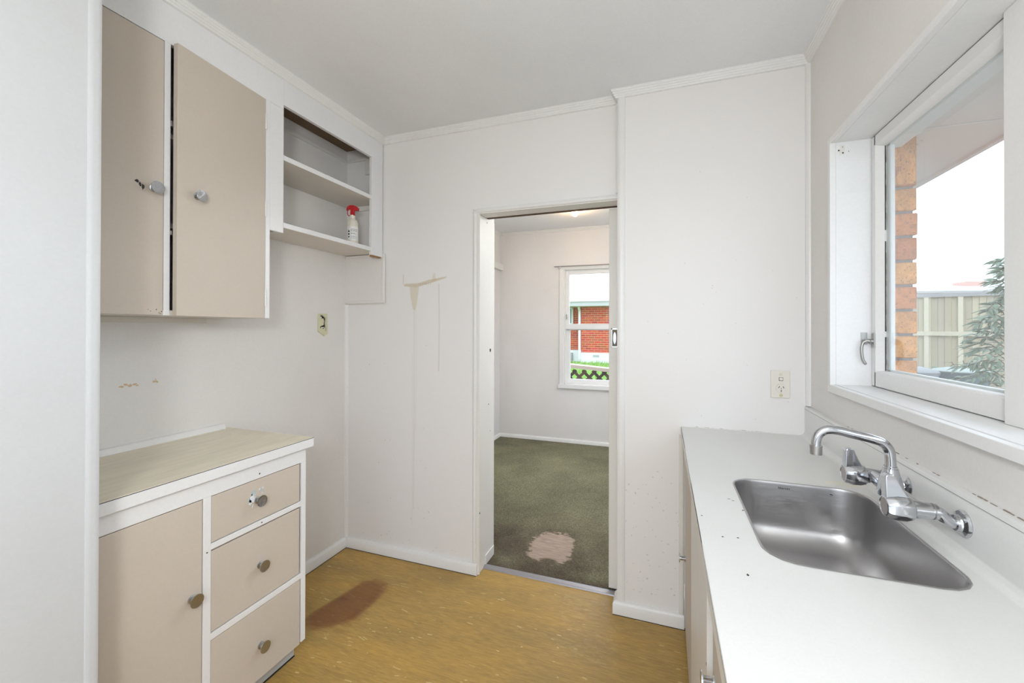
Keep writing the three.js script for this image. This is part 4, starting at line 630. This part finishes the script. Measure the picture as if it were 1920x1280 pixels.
{
  const t = thing('fence', 'weathered beige paling fence at the back of the yard', 'fence', [5.35, GY, -4.91]);
  const a = V(5.054, 0, -4.993), d = V(0.964, 0, 0.2666), ang = Math.atan2(-d.z, d.x), org = origins.get(t);
  const tones = [[0.50, 0.43, 0.29], [0.42, 0.365, 0.25], [0.54, 0.47, 0.32], [0.45, 0.39, 0.29]].map(([r, g, b]) => dull(r, g, b, 0.85));
  const fb = new THREE.BoxGeometry(0.058, 1.88, 0.018), at = (k, off, y) => a.clone().addScaledVector(d, k).add(V(d.z * -off, y, d.x * off)).sub(org);
  for (let k = 0; k < 140; k++) { const o = new THREE.Mesh(fb, tones[Math.floor(rnd() * 4)]); o.name = 'paling'; o.position.copy(at(-1.6 + k * 0.062, rr(-0.007, 0.007), 0.86 + rr(-0.012, 0.012))); o.rotation.y = ang; t.add(o); }
  const cap = new THREE.Mesh(new THREE.BoxGeometry(8.8, 0.05, 0.06), dull(0.34, 0.33, 0.32)); cap.name = 'top_rail'; cap.position.copy(at(2.71, 0.01, 1.79)); cap.rotation.y = ang; t.add(cap);
  for (const y of [1.29, 0.35]) { const o = new THREE.Mesh(new THREE.BoxGeometry(8.8, 0.055, 0.03), dull(0.58, 0.52, 0.38)); o.name = 'rail'; o.position.copy(at(2.71, 0.03, y)); o.rotation.y = ang; t.add(o); }
  for (const k of [-0.42, 0.055, 0.37, 0.93, 1.6, 2.6, 3.6, 4.6, 5.6]) { const o = new THREE.Mesh(new THREE.BoxGeometry(0.045, 1.86, 0.02), dull(0.62, 0.56, 0.41)); o.name = 'cover_batten'; o.position.copy(at(k, 0.026, 0.85)); o.rotation.y = ang; t.add(o); }
}
function house(label, at, turn, build) { const t = thing('house', label, 'house', at); origins.set(t, zero); build(t); t.rotation.y = turn; return t; }
house('distant low house with a white roof seen over the fence', [11.2, 0, -14.2], 0.16, (t) => {
  obj('wall', bx(-5, 6, GY, 2.42, -4, 0, 0.01), dull(0.45, 0.20, 0.15), t);
  obj('gutter', bx(-5.3, 6.3, 2.40, 2.50, 0, 0.35, 0.02), dull(0.8, 0.8, 0.8), t);
  obj('roof', sweep([[0.4, 0], [-2.2, 0.36], [-4.8, 0], [-4.8, -0.05], [-2.2, 0.30], [0.4, -0.05]], V(-5.4, 2.5, 0), V(6.4, 2.5, 0), V(0, 0, 1), dn), dull(0.8, 0.82, 0.84), t);
  obj('chimney', bx(-0.2, 0.35, 2.5, 2.86, -1.6, -1.1, 0.01), dull(0.55, 0.33, 0.27), t);
});
const leafShape = (() => { // a bent pointed leaf, 1 long along +x
  const pos = [], up = [0.0, 0.05, 0.03, -0.06, -0.2], wd = [0.02, 0.13, 0.15, 0.10, 0.0], n = 4;
  for (let i = 0; i < n; i++) for (const s of [-1, 1]) { const a = [i / n, up[i], 0], b = [(i + 1) / n, up[i + 1], 0], c = [(i + 1) / n, up[i + 1] - 0.04, s * wd[i + 1]], e = [i / n, up[i] - 0.04, s * wd[i]]; const q = s > 0 ? [a, e, c, a, c, b] : [a, c, e, a, b, c]; for (const v of q) pos.push(...v); }
  const g = new THREE.BufferGeometry(); g.setAttribute('position', new THREE.Float32BufferAttribute(pos, 3)); g.computeVertexNormals(); return g;
})();
const leafM = [[0.16, 0.24, 0.15], [0.21, 0.29, 0.19], [0.28, 0.35, 0.26], [0.12, 0.19, 0.115]].map(([r, g, b]) => P({ color: lin(r, g, b), roughness: 0.5, transmission: 0.3, thickness: 0, side: THREE.DoubleSide }));
const bark = dull(0.16, 0.12, 0.09, 0.9);
function plant(name, label, cat, base, branches, leafLen, max) { // branches: [start, mid, end, leaf pairs]
  const t = thing(name, label, cat, base); const g = [], spots = [];
  for (const [p0, p1, p2, n, r] of branches) {
    const cv = new THREE.CatmullRomCurve3([p0, p1, p2]); g.push(tidy(new THREE.TubeGeometry(cv, 10, r, 6)));
    for (let k = 0; k < n; k++) { const u = 0.12 + 0.88 * (k + 0.5) / n, p = cv.getPoint(u), tn = cv.getTangent(u), side = k % 2 ? 1 : -1; spots.push([p, Math.atan2(-tn.z, tn.x) + side * rr(0.3, 1.0), rr(-0.75, 0.35), rr(-0.8, 0.8), leafLen * rr(0.7, 1.25)]); }
  }
  obj('stem', g, bark, t);
  const org = origins.get(t), m = new THREE.Matrix4();
  spots.forEach(([p, ry, rz, rx, L], i) => { if (i < max) { const o = new THREE.Mesh(leafShape, leafM[Math.floor(rnd() * 4)]); o.name = 'leaf'; o.position.copy(p).sub(org); o.rotation.set(rx, ry, rz, 'YZX'); o.scale.setScalar(L); t.add(o); } });
  const rest = spots.slice(max);
  if (rest.length) { const im = new THREE.InstancedMesh(leafShape, leafM[0], rest.length); im.name = 'foliage'; im.userData = { kind: 'stuff' }; rest.forEach(([p, ry, rz, rx, L], i) => im.setMatrixAt(i, m.compose(p.clone().sub(org), new THREE.Quaternion().setFromEuler(new THREE.Euler(rx, ry, rz, 'YZX')), V(L, L, L)))); t.add(im); }
  return t;
}
{
  const B = [], tx = 4.52, tz = -2.5; B.push([V(tx, GY, tz), V(tx + 0.02, 0.9, tz), V(tx - 0.02, 2.0, tz), 22, 0.016]);
  for (let k = 0; k < 22; k++) { const y = 0.92 + k * 0.047, L = (0.36 - 0.010 * k) * rr(0.75, 1.1) * (y > 1.55 ? 0.55 : 1), z = tz + rr(-0.12, 0.14); B.push([V(tx, y - 0.1, tz), V(tx - L * 0.55, y + 0.03, (tz + z) / 2), V(tx - L, y - 0.02 + rr(-0.03, 0.05), z), 19, 0.004]); }
  for (let k = 0; k < 10; k++) { const y = 1.0 + k * 0.1, L = rr(0.2, 0.4); B.push([V(tx, y - 0.1, tz), V(tx + L * 0.5, y + 0.03, tz), V(tx + L, y, tz + rr(-0.2, 0.2)), 16, 0.004]); }
  plant('tree', 'young tree with slender arching leaves beside the window mullion', 'tree', [tx, GY, tz], B, 0.085, 290);
}
{
  const B = [], cx = 5.02, cz = -3.88; for (let k = 0; k < 14; k++) { const a = k / 14 * 6.28, L = rr(0.12, 0.26); B.push([V(cx, GY, cz), V(cx + Math.cos(a) * L * 0.4, 0.75, cz + Math.sin(a) * L * 0.4), V(cx + Math.cos(a) * L, rr(0.86, 1.08), cz + Math.sin(a) * L), 20, 0.005]); }
  plant('shrub', 'low dark green shrub at the foot of the tree', 'shrub', [cx, GY, cz], B, 0.075, 280);
}
function lathed(name, label, cat, at, parts) { const t = thing(name, label, cat, at); for (const [n, prof, m, sx = 1] of parts) obj(n, place(lathe(prof, 32), M4(...at).multiply(new THREE.Matrix4().makeScale(sx, 1, 1))), m, t); return t; }
lathed('garden_bin', 'large dark grey bin with a pale domed lid in front of the fence', 'bin', [4.60, GY, -3.3], [['body', [[0.0001, 0], [0.16, 0], [0.19, 1.05], [0.175, 1.05], [0.0001, 1.0]], dull(0.10, 0.145, 0.17)], ['lid', [[0.20, 1.045], [0.205, 1.056], [0.19, 1.068], [0.10, 1.088], [0.0001, 1.094]], dull(0.34, 0.39, 0.36, 0.5)]]);
lathed('rubbish_bin', 'smaller pale grey bin close to the brick wall end', 'bin', [4.24, GY, -3.2], [['body', [[0.0001, 0], [0.11, 0], [0.135, 1.03], [0.12, 1.03], [0.0001, 1.0]], dull(0.42, 0.47, 0.54, 0.4)], ['lid', [[0.145, 1.02], [0.147, 1.045], [0.13, 1.06], [0.0001, 1.10]], dull(0.24, 0.25, 0.26, 0.5)]]);
lathed('plant_pot', 'pale clay planter standing below the tree', 'plant pot', [4.13, GY, -2.0], [['pot', [[0.0001, 0], [0.08, 0], [0.10, 0.98], [0.112, 0.985], [0.112, 1.035], [0.095, 1.035], [0.09, 0.98], [0.0001, 0.98]], dull(0.48, 0.40, 0.35)]]);

// ---------- outside the far room's window ----------
struct('lawn', bx(-14, 4, GY, 0.0, -40, -4.6), S({ color: lin(0.20, 0.36, 0.08), roughness: 1 }), 'green lawn in front of the brick house', 'lawn');
{
  const blade = new THREE.BufferGeometry(); blade.setAttribute('position', new THREE.Float32BufferAttribute([-0.012, 0, 0, 0.012, 0, 0, 0.004, 0.22, 0.03], 3)); blade.computeVertexNormals();
  const im = new THREE.InstancedMesh(blade, S({ color: lin(0.30, 0.50, 0.12), roughness: 0.9, side: THREE.DoubleSide }), 9000), m = new THREE.Matrix4();
  for (let k = 0; k < 9000; k++) { const z = -5 - 9.4 * rnd(); m.compose(V(rr(-6, 2), -0.01, z), new THREE.Quaternion().setFromEuler(new THREE.Euler(rr(-0.4, 0.4), rr(0, 6.28), rr(-0.4, 0.4))), V(1.3, rr(0.3, 0.8), 1)); im.setMatrixAt(k, m); }
  im.name = 'grass'; im.userData = { kind: 'stuff', label: 'rough green grass growing on the lawn by the house', category: 'grass' }; scene.add(im);
}
house('neighbouring red brick house with white base and white roof', [-1.18, 0, -14.5], 0.02, (t) => {
  obj('wall', bx(-0.04, 5.5, 0.40, 2.3, -5, 0), M.houseBrick, t); obj('wall', bx(-6, -0.04, 0.47, 2.3, -5.5, -0.5), M.houseBrick, t);
  const wh = dull(0.80, 0.81, 0.82), gl = dull(0.30, 0.34, 0.36, 0.3);
  obj('base', [bx(-0.06, 5.5, GY, 0.40, -5, 0.03), bx(-6, -0.06, GY, 0.47, -5.5, -0.47)], wh, t);
  obj('gutter', bx(-6.3, 5.8, 2.2, 2.42, 0.25, 0.55, 0.02), dull(0.50, 0.50, 0.50), t);
  obj('soffit', bx(-6.3, 5.8, 2.2, 2.24, -0.5, 0.3), dull(0.6, 0.62, 0.62), t);
  obj('roof', sweep([[0.6, 0], [-3.0, 0.75], [-7, 0], [-7, -0.05], [-3.0, 0.68], [0.6, -0.05]], V(-6.5, 2.43, 0), V(6, 2.43, 0), V(0, 0, 1), dn), dull(0.82, 0.84, 0.86, 0.5), t);
  const pipe = (x, z, y1) => [rod(V(x, 0.15, z), V(x, y1, z), 0.05, 0.05, 14), rod(V(x, 1.45, z), V(x - 0.16, 1.47, z), 0.035, 0.035, 12), rod(V(x, y1, z), V(x, 2.22, z + 0.25), 0.05, 0.05, 12)];
  obj('downpipe', pipe(-0.10, 0.05, 2.05), wh, t);
  const w = obj('window', [bx(-0.52, -0.44, 1.55, 2.22, -0.52, -0.44, 0.01), bx(-1.9, -0.44, 1.50, 1.57, -0.52, -0.42, 0.01), bx(-1.9, -0.44, 2.15, 2.22, -0.52, -0.44, 0.01)], wh, t); obj('pane', bx(-1.9, -0.5, 1.55, 2.2, -0.51, -0.49), gl, w);
  obj('meter_box', bx(-0.72, -0.46, 0.05, 0.36, -0.48, -0.38, 0.01), dull(0.36, 0.38, 0.38), t);
  obj('base_vent', bx(0.42, 0.66, 0.24, 0.32, 0.02, 0.05, 0.005), dull(0.45, 0.46, 0.46), t);
  obj('antenna', [rod(V(0.25, 3.1, -2.6), V(0.25, 3.45, -2.6), 0.02, 0.02, 8), rod(V(0.0, 3.4, -2.6), V(0.75, 3.42, -2.6), 0.015, 0.015, 8), ...[0.05, 0.2, 0.35, 0.5, 0.65].map((x) => rod(V(x, 3.3, -2.6), V(x, 3.52, -2.6), 0.012, 0.012, 6))], dull(0.4, 0.4, 0.42), t);
});
{
  const t = thing('trellis', 'dark brown diagonal lattice trellis below the far window', 'trellis', [0.9, GY, -4.2]), slope = -0.076;
  const br = [dull(0.085, 0.045, 0.035, 0.8), dull(0.065, 0.036, 0.030, 0.8), dull(0.11, 0.06, 0.045, 0.8)], z = -4.2, y0 = 0.0, org = origins.get(t);
  const top = (x) => 0.775 + slope * (x - 0.5);
  obj('top_rail', sweep([[-0.04, -0.05], [0.05, -0.05], [0.05, 0.0], [-0.04, 0.012]], V(-0.4, top(-0.4) + 0.03, z), V(2.2, top(2.2) + 0.03, z), V(0, 0, 1), dn), dull(0.55, 0.44, 0.36, 0.8), t);
  obj('post', bx(2.1, 2.19, GY, 0.66, z - 0.045, z + 0.045, 0.003), br[0], t); obj('post', bx(-0.4, -0.31, GY, 0.85, z - 0.045, z + 0.045, 0.003), br[0], t);
  for (const s of [-1, 1]) for (let k = 0; k < 21; k++) { // each lath at 45 degrees between the rails
    const xm = -0.3 + k * 0.148 + (s > 0 ? 0.02 : -0.034); let x0 = xm, h = 0.74, x1 = xm + s * h; const L = h * Math.SQRT2;
    const lo = Math.min(x0, x1), hi = Math.max(x0, x1); if (lo < -0.36 || hi > 2.14) continue;
    const o = new THREE.Mesh(new THREE.BoxGeometry(0.042, L, 0.009), br[k % 3]); o.name = 'lath'; o.position.set((x0 + x1) / 2 - org.x, y0 + h / 2 - 0.02 + slope * 0.3 - org.y + 0.02, s * 0.005); o.rotation.z = -s * Math.PI / 4; t.add(o);
  }
}

// ---------- finish ----------
const many = {};
scene.traverse((o) => { if (o.isMesh) { o.castShadow = true; o.receiveShadow = true; } });
for (const top of scene.children) { // parts that repeat on a thing take numbers
  const seen = {};
  top.traverse((o) => { if (o === top || !o.isMesh) return; const n = seen[o.name] = (seen[o.name] ?? -1) + 1; if (n) o.name += '_' + String(n).padStart(3, '0'); });
}
const renderer = new THREE.WebGLRenderer({ antialias: true });
renderer.shadowMap.enabled = true; renderer.shadowMap.type = THREE.PCFSoftShadowMap;
renderer.toneMapping = THREE.LinearToneMapping; renderer.toneMappingExposure = EXPOSURE;
renderer.outputColorSpace = THREE.SRGBColorSpace;
document.body.appendChild(renderer.domElement);
renderer.render(scene, camera);
